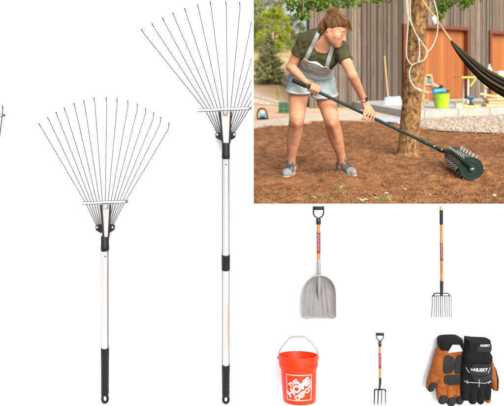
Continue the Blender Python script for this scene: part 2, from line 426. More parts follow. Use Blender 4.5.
TINE_R = 0.0025
def rake(label, cx, tips, bends, cross, roots, bar, plate, lugs, collar, pole_end, grip_end, hole, pw, joint=None, group='leaf rakes', tmat='wire'):
    off = 0.05
    root = empty('leaf_rake', W(cx, grip_end, off), label, 'rake', group)
    for i in range(len(tips)):
        a, b, c = roots[i], cross[i], bends[i]
        pts = [W(*a, off+0.004), W(*b, off+0.002)]
        if c is not None: pts += [W(*c, off-0.004), W(*tips[i], off+0.010)]
        else: pts += [W(*tips[i], off)]
        mb = MB(); mb.tube(pts, [TINE_R]*2+([TINE_R*1.05,TINE_R*1.55] if c is not None else [TINE_R]), 6); mb.build('tine', tmat, root, smooth=60)
    (x0,y0),(x1,y1) = bar
    m = MB(); m.tube([W(x0,y0,off+0.010), W((x0+x1)/2,(y0+y1)/2-0.1,off+0.012), W(x1-1,y1,off+0.010)], px(1.45), 12, flat=((0,0,1),1.0)); br = m.build('spreader_bar', 'plate', root)
    m = MB(); m.tube([W(x1-2.4,y1+0.05,off+0.010), W(x1-0.4,y1,off+0.010), W(x1,y1,off+0.010)], [px(1.55),px(1.45),px(0.9)], 12); m.build('bar_cap', 'forksteel', br)
    m = MB(); m.tube([W(x0+0.2,y0+1.3,off+0.014), W(x1-2,y1+1.3,off+0.014)], px(0.5), 6); m.build('bar_edge_shade', 'forksteel', br)  # dark strips above and below imitate the bar's dark reflected outline
    m = MB(); m.tube([W(x0+0.2,y0-1.3,off+0.014), W(x1-2,y1-1.3,off+0.014)], px(0.32), 6); m.build('bar_edge_shade', 'strip', br)
    # tapered head plate with folded edges
    (ta,tb,ty),(ba,bb,by) = plate
    m = MB(); m.prism([W(ta,ty,off+0.020), W(tb,ty,off+0.020), W(bb,by,off+0.020), W(ba,by,off+0.020)], (0,0.006,0)); hp = m.build('head_plate', 'plate', root)
    for u, v in ((ta,ba),(tb,bb)):
        m = MB(); m.tube([W(u,ty,off+0.022), W(v,by,off+0.022)], px(0.95), 8); m.build('folded_edge', 'iron', hp)
    mx, my = (ta+tb)/2, ty
    m = MB(); m.lathe([(0,px(0.6)),(0.004,px(2.3)),(0.011,px(2.3)),(0.014,px(1.9)),(0.014,px(0.9)),(0.020,px(0.7))], W(mx,my+1.2,off+0.022), (0,-1,0), 16); m.build('thumb_screw', 'steel', root)
    m = MB(); m.prism([W(mx-3.2,my-0.6,off+0.024), W(mx+3.2,my-0.6,off+0.024), W(mx+2.2,my+4.2,off+0.024), W(mx-2.2,my+4.2,off+0.024)], (0,0.004,0)); m.build('slide_bracket', 'socket', root)
    for sgn, (lx, ly) in zip((-1,1), lugs):
        m = MB()
        ol = [(-3.0,-2.2),(-1.0,-3.4),(2.6,-3.2),(3.3,-1.0),(3.0,4.6),(0.4,3.4),(-2.6,1.6)]
        m.prism([W(lx-sgn*u, ly+v, off+0.026) for u, v in ol], (0,0.018,0)); lg = m.build('side_lug', 'black', root)
        m = MB(); m.lathe([(0,px(1.0)),(0.003,px(1.0)),(0.004,px(0.5))], W(lx-sgn*-1.2, ly-1.4, off+0.026), (0,-1,0), 12); m.build('rivet', 'steel', lg)
    c0, c1 = collar
    m = MB(); m.tube([W(cx,c0,off+0.004), W(cx,c0+0.6,off+0.004), W(cx,c1-5,off+0.004), W(cx,c1-4.6,off+0.004), W(cx,c1-0.6,off+0.004), W(cx,c1,off+0.004)], [px(3.4),px(3.9),px(3.9),px(4.15),px(4.15),px(3.7)], 20); m.build('collar', 'black', root)
    if joint is None:
        m = MB(); m.tube([W(cx,c1,off), W(cx,pole_end,off)], px(pw/2), 24); m.build('pole', 'tube', root)
    else:
        j0, j1 = joint
        m = MB(); m.tube([W(cx,c1,off), W(cx,j0,off)], px(pw/2-0.1), 24); m.build('pole', 'tube', root)
        m = MB(); m.tube([W(cx,j1,off), W(cx,pole_end,off)], px(pw/2), 24); m.build('pole', 'tube', root)
        m = MB(); m.tube([W(cx,j0,off), W(cx,j0+0.5,off), W(cx,j1-0.5,off), W(cx,j1,off)], [px(3.8),px(4.25),px(4.25),px(3.8)], 20); m.build('pole_coupling', 'black', root)
    for sgn in (-1,1):                                   # added dark strips stand in for dark reflections at both tube edges
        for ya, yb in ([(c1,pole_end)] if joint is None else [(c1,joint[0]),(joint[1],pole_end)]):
            m = MB(); m.tube([W(cx+sgn*(pw/2-0.45),ya,off+px(0.9)), W(cx+sgn*(pw/2-0.45),yb,off+px(0.9))], px(0.78), 8); m.build('edge_shade_strip', 'strip', root)
    m = MB(); m.lathe([(0,px(0.7)),(0.002,px(0.7)),(0.003,px(0.2))], W(cx+0.2,c1+6,off+px(pw/2)), (0,-1,0), 10); m.build('lock_button', 'rubber', root)
    m = MB(); grip_with_hole(m, cx, pole_end, grip_end, 8.0, hole, off); m.build('grip', 'black', root)
    return root
def lin(a, b, n): return [tuple(np.array(a)+(np.array(b)-np.array(a))*i/(n-1)) for i in range(n)]
def hooks(tips, L=(2.8,4.6), R=(-1.3,7.6)):
    n = len(tips); return [tuple(np.array(t)+np.array(L)+(np.array(R)-np.array(L))*i/(n-1)) for i, t in enumerate(tips)]

t1 = [(38.5,123),(47.3,117),(55.6,111.9),(64,107.5),(73.6,102.8),(83.5,100),(93.8,97),(106,96.9),(116.8,97.7),(127.7,100.3),(137.3,103.5),(145.7,107.8),(153.8,112),(161.1,116.7),(169.3,122.1)]
rake('shorter silver leaf rake with black grip, its wide steel fan wholly in view', 105, t1, hooks(t1), lin((86,203.4),(124.6,202.4),15), lin((97,227),(112,227),15),
     ((82,203.2),(128,201.4)), ((101.3,110.3,205),(103.3,108.6,237)), ((98.4,228.6),(111.4,228.6)), (236,250.5), 347.5, 404, (395,402.2), 6.6, tmat='forksteel')
t2 = [(141.1,28.9),(151.7,23),(162.3,17.3),(172.6,12.4),(184.5,7.8),(197.4,4.1),(210.1,1.4),(225.6,0.8),(239.6,1.8),(253.5,5),(264,9),(275,13.5),(287,18.5),(298,24),(308,31)]
h2 = hooks(t2); c2 = lin((205.5,110.2),(249.5,108.6),15)
for i in range(9, 15):                               # this side of the fan ends where the board ends
    a, b = np.array(c2[i]), np.array(h2[i]); t = (251.6-a[0])/(b[0]-a[0]); t2[i] = tuple(a+(b-a)*min(t,1)); h2[i] = None
rake('taller silver leaf rake with black coupling on its pole, beside the garden opening', 225.9, t2, h2, c2, lin((218,134.5),(233.5,134.5),15),
     ((197.6,110.4),(251.4,108.2)), ((220,231,111.5),(222.6,229.6,143)), ((218.3,136),(232.8,136)), (142.5,158.6), 364.3, 405, (396,402.6), 6.8, joint=(254.7,269.9))
t3 = [(-40.6+i*43.2/14, 103.5-4.0*math.cos((i-7)/7*1.2)+3.6*abs((i-7)/7)**2) for i in range(15)]
rake('narrowed leaf rake at the very left edge, only its bar end and outermost tine showing', -19.0, t3, [(x+0.2,y+4.5) for x,y in t3], lin((-40.5,115.6),(2.3,115.0),15), lin((-27,226),(-11,226),15),
     ((-43,116),(5.0,115.2)), ((-23.5,-14.5,150),(-21.5,-16.5,237)), ((-26.5,228.6),(-12.5,228.6)), (236,250.5), 347.5, 404, (395,402.2), 6.6)

# ------------------------------------------------------------------ D-handled tools
def d_grip(root, cx, y0, y1, w, ym, yc, yb, off, cw):
    g = MB(); n = 7
    g.tube([W(cx-w/2,(y0+y1)/2,off), W(cx-w/2+0.4,(y0+y1)/2,off), W(cx+w/2-0.4,(y0+y1)/2,off), W(cx+w/2,(y0+y1)/2,off)], [px((y1-y0)*0.42,off),px((y1-y0)/2,off),px((y1-y0)/2,off),px((y1-y0)*0.42,off)], 16)
    gp = g.build('d_grip', 'black', root)
    m = MB()
    for sg in (-1,1):
        pts = catmull([W(cx+sg*(w/2-0.7),y1-1,off), W(cx+sg*(w/2-0.6),y1+(ym-y1)*0.35,off), W(cx+sg*(w/2-1.7),y1+(ym-y1)*0.70,off), W(cx+sg*0.9,ym,off), W(cx+sg*0.5,yc,off)], 6)
        m.tube(pts, [px(0.78 if w > 10 else 0.55, off)]*len(pts), 8)
    m.tube([W(cx,ym-0.3,off), W(cx,yc-0.4,off), W(cx,yc+0.5,off), W(cx,yb,off)], [px(cw*0.28,off),px(cw*0.46,off),px(cw*0.52,off),px(cw*0.52,off)], 14)
    yk = m.build('yoke', 'iron', root)
    m = MB(); m.lathe([(0,px(0.45,off)),(0.002,px(0.4,off))], W(cx,yc+0.9,off+px(cw*0.52,off)), (0,-1,0), 8); m.build('rivet', 'steel', yk)
def label_band(root, cx0, y0, cx1, y1, w, off):
    m = MB(); m.tube([W(cx0,y0,off), W(cx1,y1,off)], px(w/2+0.12,off), 18); lb = m.build('label_band', 'label', root)
    for a, b in ((y0,y0+0.9),(y1-0.8,y1)):
        ca = cx0+(cx1-cx0)*(a-y0)/(y1-y0); cb = cx0+(cx1-cx0)*(b-y0)/(y1-y0)
        d = MB(); d.tube([W(ca,a,off), W(cb,b,off)], px(w/2+0.22,off), 18); d.build('label_border', 'labeldark', lb)
    # small slanted white lettering strokes (too small to read in the photo)
    k = MB(); r = random.Random(int(cx0)); y = y0+1.6
    while y < y1-2:
        c = cx0+(cx1-cx0)*(y-y0)/(y1-y0); L = r.uniform(0.5,1.1)
        u = r.uniform(-0.16,0.12)*w
        zz = W(c+u,y,off+math.sqrt(max((w/2+0.2)**2-u*u,0))*WALL/F*0.985)
        k.box(zz, (px(w*r.uniform(0.18,0.32),off), 0.0008, px(L*0.55,off)), ax=((0.92,0,0.38),(0,1,0),(-0.38,0,0.92))); y += L
    k.build('label_lettering', 'labelink', lb)

off = 0.045
r = empty('scoop_shovel', W(319,318,off), 'grey wide scoop shovel with black D grip and orange wooden shaft, under the garden opening', 'shovel')
d_grip(r, 318.5, 206.3, 210.0, 11.4, 218.3, 219.2, 223.8, off, 4.8)
m = MB(); m.tube([W(318.5,223.4,off), W(318.7,262,off)], px(1.85,off), 18); m.build('shaft', 'ash', r)
label_band(r, 318.55, 232.2, 318.65, 252.6, 3.7, off)
m = MB(); m.tube([W(318.7,258.5,off), W(318.7,259.2,off), W(318.8,268,off), W(319,276,off+0.004), W(319.1,290,off+0.004), W(319.2,300,off-0.003)], [px(1.7),px(2.05),px(2.25),px(2.3),px(1.7),px(0.6)], 16); m.build('socket', 'socket', r)
# blade: dished sheet inside the outline
NU, NV = 34, 40; V=[]; 
def blade_half(v):                                   # half width by height 0(top)..1(bottom)
    y = v
    return 15.6*min(1, (1-(1-min(y/0.42,1))**2.2)**(1/2.0)) + 1.1*y if y < 0.93 else (16.7)*(1-((y-0.93)/0.07)**2.5*0.20)
bl = []
for j in range(NV+1):
    v = j/NV; y = 273.6+45.2*v; hw = max(blade_half(v), 1.2)
    for i in range(NU+1):
        u = i/NU*2-1; x = 319.15+hw*u
        rim = max(abs(u)**7, (1-v)**9)
        dish = -0.020*(1-u*u)**0.8*min(v*4,1)*(0.55+0.45*(1-v)) + 0.022*rim*(1-v*0.7)
        strip = 0.011*(math.exp(-((abs(u)-0.13-0.22*v)/0.040)**2)+math.exp(-((abs(u)-0.40-0.22*v)/0.045)**2)*min(1,v*2.2))*min(1,max(v-0.10,0)*6)*min(1,(1-v)*4)
        yy = y + (0.8*(u*u) if v > 0.9 else 0)*-1.0*(v-0.9)*10
        p = W(x, yy, off+0.004); p[1] -= dish+strip; bl.append(p)
Fc = [(j*(NU+1)+i, j*(NU+1)+i+1, (j+1)*(NU+1)+i+1, (j+1)*(NU+1)+i) for j in range(NV) for i in range(NU)]
m = MB(); m.add(bl, Fc); bo = m.build('blade', 'grayplate', r, smooth=180)
sm = bo.modifiers.new('thickness', 'SOLIDIFY'); sm.thickness = 0.004; sm.offset = 0
edge = [bl[j*(NU+1)] for j in range(NV, -1, -1)]+[bl[i] for i in range(NU+1)]+[bl[j*(NU+1)+NU] for j in range(NV+1)]+[bl[NV*(NU+1)+i] for i in range(NU, -1, -1)]
m = MB(); m.tube(edge, 0.0034, 8, cap=False); m.build('blade_rim', 'socket', bo, smooth=180)
for sx in (-1,1):
    m = MB(); m.lathe([(0,px(0.5)),(0.003,px(0.45)),(0.004,px(0.2))], W(319.1+sx*7.2,277.5,off+0.006), (0,-1,0), 8); m.build('rivet', 'steel', bo)

r = empty('manure_fork', W(441.3,318,off), 'long handled fork with ten thin grey tines and a straight wooden shaft', 'garden fork')
m = MB(); m.tube([W(441.3,206.2,off), W(441.3,206.9,off), W(441.3,210.2,off)], [px(1.0),px(1.5),px(1.6)], 16); m.build('shaft_tip', 'ashtip', r)
m = MB(); m.tube([W(441.3,209.8,off), W(441.35,224.2,off)], px(1.75), 18); m.build('hand_grip', 'iron', r)
m = MB(); m.tube([W(441.35,224,off), W(441.7,282,off)], px(1.55), 18); m.build('shaft', 'ash', r)
label_band(r, 441.45, 243, 441.6, 260.5, 3.1, off)
m = MB()
for k in range(7):
    y = 264+k*1.35; m.box(W(441.55+0.25*((k%3)-1)*0.6,y,off+px(1.5)), (px(0.95), 0.0012, px(0.75)))
m.build('shaft_lettering', 'labeldark', r)
m = MB(); m.tube([W(441.65,280.4,off), W(441.65,281,off), W(441.6,290,off), W(441.5,295.5,off)], [px(1.5),px(1.8),px(1.7),px(1.3)], 14); m.build('ferrule', 'iron', r)
m = MB(); m.tube(catmull([W(433.2,296.4,off), W(434.6,293.6,off), W(441.5,293.2,off), W(448,293.6,off), W(449.6,296.4,off)], 6), px(0.62), 8); hd = m.build('tine_head', 'iron', r)
m = MB(); m.tube([W(432.0,295.8,off-0.004), W(451.4,295.8,off-0.004)], px(0.42), 8); m.build('cross_rod', 'forksteel', hd)
xt = [432.2,434.4,436.5,438.6,440.6,442.4,444.8,446.9,449.0,451.0]; xb = [431.2,433.9,436.0,438.4,440.5,442.4,445.3,447.6,449.6,451.6]
for i in range(10):
    m = MB(); b = (-1.3 if i in (0,) else 0)
    m.tube(catmull([W(xt[i],295.5,off), W(xt[i]+0.05,303,off+0.004), W(xt[i]+(xb[i]-xt[i])*0.35,311,off+0.010), W(xb[i],317.6,off+0.016)], 4), [px(0.36)]*12+[px(0.22)], 6); m.build('tine', 'forksteel' if i%2 else 'iron', r)

r = empty('digging_fork', W(380,404,off), 'small D handled digging fork with four thick flat black tines, beside the orange pail', 'garden fork')
d_grip(r, 379.9, 332.9, 335.6, 8.0, 341.0, 342.4, 345.8, off, 3.3)
m = MB(); m.tube([W(379.9,345.4,off), W(380,377,off)], px(1.35,off), 16); m.build('shaft', 'ash', r)
label_band(r, 379.9, 353.3, 380.0, 367.6, 2.7, off)
m = MB(); m.tube(catmull([W(380,376.2,off), W(380,377.2,off), W(380.2,381.5,off+0.004), W(379.7,386,off+0.006), W(379.6,390.2,off+0.003)], 5), [px(1.3)]*6+[px(1.35)]*4+list(np.linspace(px(1.3),px(0.95),11)), 14); m.build('socket', 'iron', r)
m = MB(); m.tube(catmull([W(374.4,391.6,off), W(375.0,389.7,off), W(379.8,389.4,off), W(385.0,389.7,off), W(385.7,391.6,off)], 6), px(0.72), 8); m.build('tine_head', 'iron', r)
for xa, xb_ in ((374.5,374.3),(378.2,377.9),(381.7,381.6),(385.5,385.5)):
    m = MB(); m.tube([W(xa,389.8,off), W(xa,393,off), W(xb_,403,off+0.01), W(xb_,406,off+0.012)], [px(0.75),px(0.72),px(0.62),px(0.15)], 8, flat=((0,1,0),0.6)); m.build('tine', 'iron' if xa < 380 else 'forksteel', r)

# ------------------------------------------------------------------ pail
off = 0.16
sc_ = (WALL-off)/F
th = math.radians(20)
ax = np.array((0, math.sin(th), math.cos(th))); bx = np.array((0, math.cos(th), -math.sin(th)))
kk = (366-HY)/F*1.0                                        # oblique view of things well below the eye
va = math.cos(th)+kk*math.sin(th)                          # apparent length of a unit along the axis
rt, rb_, H = 20.2*sc_*0.985, 16.0*sc_, 45.6*sc_/va
c_top = W(298.2, 354.6, off); c_bot = c_top-ax*H
r = empty('pail', c_bot, 'bright orange plastic pail with a wire handle and square white lettered sign on its side', 'bucket')
def rad_at(h): return rb_+(rt*0.93-rb_)*h/H
prof = [(0.0,rb_*0.90),(0.002,rb_*0.97),(0.006,rb_)]+[(H*f_, rad_at(H*f_)) for f_ in (0.2,0.4,0.6,0.72)]
prof += [(H*0.725,rad_at(H*0.72)*1.055),(H*0.80,rt*0.985),(H*0.815,rt*0.985),(H*0.82,rt*0.955),(H*0.855,rt*0.955),(H*0.86,rt*0.985),(H*0.97,rt*1.0),(H*0.995,rt*0.995),(H,rt*0.975),(H*0.995,rt*0.945),(H*0.9,rt*0.92),(0.012,rb_*0.93),(0.010,0.001)]
m = MB(); m.lathe(prof, c_bot, ax, 64); m.build('body', 'bucket', r, smooth=30)
e1 = np.array((1.0,0,0)); e2 = -bx                          # e2 points to the viewer
def on_pail(ang, h, lift=0.0012):
    rr = rad_at(h)+lift; return c_bot+ax*h+rr*(math.sin(ang)*e1+math.cos(ang)*e2)
def pail_px(x, y):                                         # photo px on the pail's side -> its surface
    h, ang = H*0.3, 0.0
    for _ in range(25):
        p = on_pail(ang, h); q = (p[0]/p[1]*F+CX, HY-(p[2]-CH)/p[1]*F)
        ang += (x-q[0])*sc_/rad_at(h)*0.8/max(math.cos(ang),0.35); h += -(y-q[1])*sc_/va*-0.8*-1.0 if False else (q[1]-y)*sc_/va*0.8
    return ang, h
corn = [pail_px(286.3,374.2), pail_px(311.6,374.6), pail_px(311.0,399.6), pail_px(287.4,399.2)]
def sq(u, v):                                              # unit square (0..1, 0..1 from the top) on the pail
    a = [(1-u)*(1-v), u*(1-v), u*v, (1-u)*v]
    return sum(w_*c[0] for w_, c in zip(a, corn)), sum(w_*c[1] for w_, c in zip(a, corn))
m = MB()
for a, b in (((0,0),(1,0)),((1,0),(1,1)),((1,1),(0,1)),((0,1),(0,0))):
    P_ = []; n = 12
    for i in range(n+1):
        u = a[0]+(b[0]-a[0])*i/n; v = a[1]+(b[1]-a[1])*i/n
        du, dv = (0, 0.024) if a[1] == b[1] else (0.024, 0)
        s0 = sq(u-du/2, v-dv/2); s1 = sq(u+du/2, v+dv/2); P_ += [on_pail(*s0), on_pail(*s1)]
    m.add(P_, [(2*i,2*i+1,2*i+3,2*i+2) for i in range(n)])
sg = m.build('sign_border', 'print', r, smooth=180)
rot = math.radians(36)
def sign_map(cx, cy):
    def f_(x, y):
        u = cx+x*math.cos(rot)-y*math.sin(rot); v = cy-(x*math.sin(rot)+y*math.cos(rot)); return on_pail(*sq(u, v), lift=0.0016)
    return f_
m = MB(); text_mesh('THE', sign_map(0.285,0.335), m, 0.235, 0.009, space=0.98); m.build('sign_lettering', 'print', r, smooth=0)
m = MB(); text_mesh('HOME', sign_map(0.50,0.50), m, 0.385, 0.017, space=0.96); m.build('sign_lettering', 'print', r, smooth=0)
m = MB(); text_mesh('DEPOT', sign_map(0.70,0.715), m, 0.265, 0.010, space=0.96); m.build('sign_lettering', 'print', r, smooth=0)
wire = catmull([W(278.6,357,off-0.01), W(280.2,349.5,off), W(286,342,off), W(290.6,337.3,off), W(298,336.6,off), W(304.6,337.0,off), (W(311,342.6,off)), W(316.8,349.5,off), W(317.9,357,off-0.01)], 8)
m = MB(); m.tube(wire, px(0.55), 8); m.build('wire_handle', 'pailwire', r)
m = MB(); m.tube([W(290.6,337.1,off), W(298,336.4,off), W(304.6,336.8,off)], px(0.85), 10); m.build('hand_grip', 'pailwire', r)
for sx in (278.9, 317.7):
    m = MB(); q = W(sx,357.5,off-0.005); m.lathe([(0,px(1.6)),(0.006,px(1.5)),(0.008,px(0.8))], q, (np.sign(sx-298),-0.4,0), 14); m.build('handle_ear', 'bucket', r)

# ------------------------------------------------------------------ gloves
off = 0.05
def GP(x, y, d=0.0): return W(x, y, off+d)
def glove_sdf(x0, x1, y0, y1, h=0.0021): return SDF(W(x0,y1,off+0.0)+(0,-0.105,0), W(x1,y0,off+0.0)+(0,0.045,0), h)
def poly_mask(g, pts, soft=0.0):
    """signed distance (positive outside) to a photo-px polygon, constant in depth"""
    X, Y, Z = g.all(); D = WALL-off
    U = (X[:,None]/D*F+CX).astype(float); Vv = (HY-(Z[None,:]-CH)/D*F).astype(float)
    n = len(pts); ins = np.zeros((len(X),len(Z)), bool); dm = np.full(ins.shape, 1e9)
    for i in range(n):
        (xa,ya),(xb,yb) = pts[i], pts[(i+1)%n]
        c = ((ya > Vv) != (yb > Vv)) & (U < (xb-xa)*(Vv-ya)/((yb-ya) or 1e-9)+xa); ins ^= c
        t = np.clip(((U-xa)*(xb-xa)+(Vv-ya)*(yb-ya))/max((xb-xa)**2+(yb-ya)**2,1e-9),0,1)
        dm = np.minimum(dm, np.hypot(U-xa-t*(xb-xa), Vv-ya-t*(yb-ya)))
    d = np.where(ins, -dm, dm)*D/F
    return d[:,None,:].astype(np.float32)
def front(g, y): X,Y,Z = g.grid3(); return (Y-y).astype(np.float32)     # negative towards the viewer
def rpoly(c, w, h, n=24, p=3.0, rot=0.0):
    o_ = []
    for i in range(n):
        t = 2*math.pi*i/n; a = math.copysign(abs(math.cos(t))**(2/p), math.cos(t))*w/2; b = math.copysign(abs(math.sin(t))**(2/p), math.sin(t))*h/2
        o_.append((c[0]+a*math.cos(rot)-b*math.sin(rot), c[1]+a*math.sin(rot)+b*math.cos(rot)))
    return o_
YF = WALL-off
s1 = px(1)
# left glove, palm side
r = empty('work_glove', GP(447,402), 'left glove of the pair, tan palm side out with charcoal padding', 'glove', 'pair of work gloves')
g = glove_sdf(418,472,328,410)
I3 = np.eye(3)
g.ell(GP(448.6,368), I3, (15.2*s1, 5.2*s1, 21*s1), k=0)
g.ell(GP(450,357), I3, (13.5*s1, 5*s1, 13*s1), k=4*s1)
g.cap(GP(440,352), GP(459,352), 4.0*s1, k=4*s1)
g.chain([GP(442,362,0.006), GP(436,372,0.012), GP(431.6,381,0.016), GP(429.6,386.5,0.014)], [8*s1,5.8*s1,4.6*s1,3.8*s1], k=3.5*s1)      # thumb
for a,b,c,ra in ((440.3,440.6,441.2,4.9),(449.2,449.4,450.0,4.9),(457.4,457.8,458.4,4.6)):
    yb = {440.3:398.2, 449.2:400.4, 457.4:399.0}[a]
    g.chain([GP(a,376), GP(b,388,0.004), GP(c,yb,0.010)], [5.4*s1,(ra)*s1,(ra-0.5)*s1], k=1.2*s1)
base = g.copy()
X,Y,Z = g.grid3()
wr = (0.0009*np.sin(X*130+Z*40+2*np.sin(Z*50))*np.sin(Z*90-X*35)).astype(np.float32)
g.obj('shell', 'tan', r, base.S+wr)
def patch(g, S, name, mat, parent, poly, lift, yfront): 
    return g.obj(name, mat, parent, np.maximum(np.maximum(S-lift, poly_mask(g, poly)), front(g, yfront)), relax=3)
patch(g, base.S, 'palm_pad', 'gpad', r, rpoly((445.8,361),12.0,17.5,rot=0.10), 0.0055, YF)
patch(g, base.S, 'palm_pad', 'gpad', r, rpoly((456.8,361.4),9.2,19.5,rot=0.12), 0.0055, YF)
patch(g, base.S, 'palm_pad', 'gpad', r, rpoly((450.6,376.6),18.2,10.0), 0.0055, YF)
patch(g, base.S, 'thumb_pad', 'gpad', r, rpoly((430.2,383.6),7.4,11.6,rot=0.25), 0.0048, YF)
for c in ((441.4,397.4),(450.2,399.4),(458.6,398.0)):
    patch(g, base.S, 'fingertip', 'gpad', r, rpoly(c,8.6,12.0,p=2.6), 0.0048, YF+0.03)
k = glove_sdf(430,470,328,356)
k.cap(GP(442.5,341), GP(456.5,340.4), 5.6*s1, k=0); k.cap(GP(442.5,345.5), GP(457.5,344.5), 5.2*s1, k=3*s1)
cs = k.S.copy(); cf = k.obj('cuff', 'gblack', r, np.maximum(cs, poly_mask(k, [(437.8,338.2),(446,335.8),(456,336.3),(461.8,338.6),(462,348.5),(450,350),(439.4,350)])))
m = MB(); zc = WALL-off-5.9*s1
m.prism([np.array((W(x,y,off)[0], zc, W(x,y,off)[2])) for x,y in ((450.0,341.6),(457.0,341.6),(460.4,348.0),(445.6,349.6))], (0,0.005,0)); m.build('cuff_tab', 'ggrey', cf, smooth=0)
for y0 in (337.8,340.2):
    m = MB(); m.tube(catmull([GP(438.4,y0+1,3.2*s1), GP(444,y0,5.7*s1), GP(455,y0,5.7*s1), GP(461,y0+1,3.2*s1)],5), 0.0011, 6); m.build('cuff_seam', 'gpad', cf)

# right glove, back of the hand
r = empty('work_glove', GP(477,404), 'right glove of the pair, black back of the hand out with white print', 'glove', 'pair of work gloves')
g = glove_sdf(456,504,328,411)
dz = 0.035
g.ell(GP(476.5,370,dz), I3, (14.8*s1, 7.2*s1, 22*s1), k=0)
g.cap(GP(470,347,dz), GP(483.5,347,dz), 6.0*s1, k=5*s1)
g.cap(GP(468.5,356,dz), GP(486,357,dz), 5.6*s1, k=5*s1)
for a,c,yb,ra in ((465.2,464.8,397.4,3.9),(472.2,472.0,400.6,4.2),(479.6,479.8,400.6,4.2),(486.6,486.8,397.0,3.9)):
    g.chain([GP(a,378,dz), GP((a+c)/2,389,dz+0.004), GP(c,yb-1,dz)], [4.6*s1,(ra+0.3)*s1,(ra-0.1)*s1], k=0.9*s1)
b2 = g.copy()
X,Y,Z = g.grid3()
wr = (0.0012*np.sin(X*240+Z*60)*np.sin(Z*190)).astype(np.float32)
g.obj('shell', 'gblack', r, b2.S+wr)
t = glove_sdf(480,504,350,406)
t.chain([GP(486,360,0.014), GP(490.5,370,0.012), GP(493.8,379,0.012), GP(494.4,387,0.010)], [6*s1,5*s1,4*s1,3.3*s1], k=2*s1)
t.obj('thumb', 'tan', r, t.S)
patch(t, t.S, 'thumb_pad', 'gblack', r, [(493.2,366),(499,366),(499,390.2),(494.6,390.2),(494.2,377)], 0.0035, YF+0.03)
t2_ = glove_sdf(480,496,392,408); t2_.cap(GP(486.0,396,0.010), GP(487.2,399.0,0.010), 3.6*s1, k=0); t2_.obj('side_wall', 'tan', r)
# knuckle guard
pk = [(466.5,356.5),(486,356.5),(490,363),(487.5,371.5),(478,374),(469,373),(464.2,366)]
kg = patch(g, b2.S, 'knuckle_guard', 'gpad', r, pk, 0.004, YF)
def g_surf(x, y, lift, b2=b2):
    D_ = WALL-off-dz; q = np.array(((x-CX)/F*D_, 0, CH-(y-HY)/F*D_)); j = np.round((q-b2.lo)/b2.h).astype(int)
    col = b2.S[np.clip(j[0],0,b2.n[0]-1), :, np.clip(j[2],0,b2.n[2]-1)]; hit = np.where(col < lift)[0]
    yy = b2.lo[1]+(hit[0] if len(hit) else len(col)//2)*b2.h
    return np.array((q[0], yy-0.0006, q[2]))
for c0,c1 in (((468.5,360.5),(477,358.6)),((477,358.6),(485.5,360.5)),((468.5,370.5),(477.2,372)),((477.2,372),(485.0,370.5)),((470,363.2),(477,361.6)),((477,361.6),(484,363.2))):
    m = MB(); m.tube([g_surf(c0[0]+(c1[0]-c0[0])*t_, c0[1]+(c1[1]-c0[1])*t_, 0.004) for t_ in np.linspace(0,1,5)], 0.0022, 6); m.build('guard_rib', 'gblack', kg)
m = MB()
def gm(cx, cy, s_): return lambda x, y: g_surf(cx+x*s_, cy-y*s_, 0.0055)
text_mesh('HUSKY', gm(476.8,365.4,1.0), m, 4.4, 0.12, shear=0.25, space=1.02)
m2 = MB(); gc_ = glove_sdf(458,496,328,364); gc_.cap(GP(469,341,dz), GP(484,341.4,dz), 6.2*s1, k=0); gc_.cap(GP(468.5,347,dz), GP(484.5,348,dz), 6.0*s1, k=3*s1)
text_mesh('HUSKY', lambda x, y: g_surf(481.6+x, 341.9-y, 0.0048, gc_), m2, 2.9, 0.10, shear=0.2, space=1.05)
m.prism([g_surf(467.3,364.0,0.0055), g_surf(470.2,365.4,0.0055), g_surf(467.0,366.6,0.0055), g_surf(468.6,365.4,0.0055)], (0,0.0006,0))
m.build('lettering', 'gwhite', r, smooth=0); m2.build('lettering', 'gwhite', r, smooth=0)
m = MB()
def gline(pts, w=0.0014, lf=None):
    q = []
    for (xa,ya),(xb,yb) in zip(pts[:-1], pts[1:]):
        q += [g_surf(xa+(xb-xa)*t_, ya+(yb-ya)*t_, lf or (0.0012 if ya+(yb-ya)*t_ > 375.2 else 0.0058)) for t_ in np.linspace(0,1,7)]
    m.tube(q, w, 5)
gline([(462.4,378.4),(464.5,379.2),(468,379.0),(475.3,378.4),(482.5,379.4),(488,378.6),(489.4,379.2)], 0.0011)
gline([(475.4,374.4),(475.45,378.0),(475.5,382.4)], 0.0014, 0.0062); gline([(464.9,377.2),(465.8,380.6)]); gline([(486.2,380.4),(487.6,377.4)])
gline([(463.9,364.6),(465.2,367.2),(466.6,368.6)], 0.0013); gline([(484.4,368.8),(485.8,366.6),(487.0,363.8)], 0.0013)
m.build('print_lines', 'gwhite', r, smooth=0)
cs_ = glove_sdf(458,496,328,364)
cs_.cap(GP(469,341,dz), GP(484,341.4,dz), 6.2*s1, k=0); cs_.cap(GP(468.5,347,dz), GP(484.5,348,dz), 6.0*s1, k=3*s1)
cf = cs_.obj('cuff', 'gblack', r, np.maximum(cs_.S, poly_mask(cs_, [(463.6,335.2),(472,336.4),(480,336.6),(488.6,336.4),(489.8,352),(476,353.6),(464,352)])))
cm = cs_.obj('wrist_strap', 'gpad', cf, np.maximum(np.maximum(cs_.S-0.003, poly_mask(cs_, rpoly((479.4,342.0),18,6.4,p=4))), front(cs_, YF-dz)), relax=3)

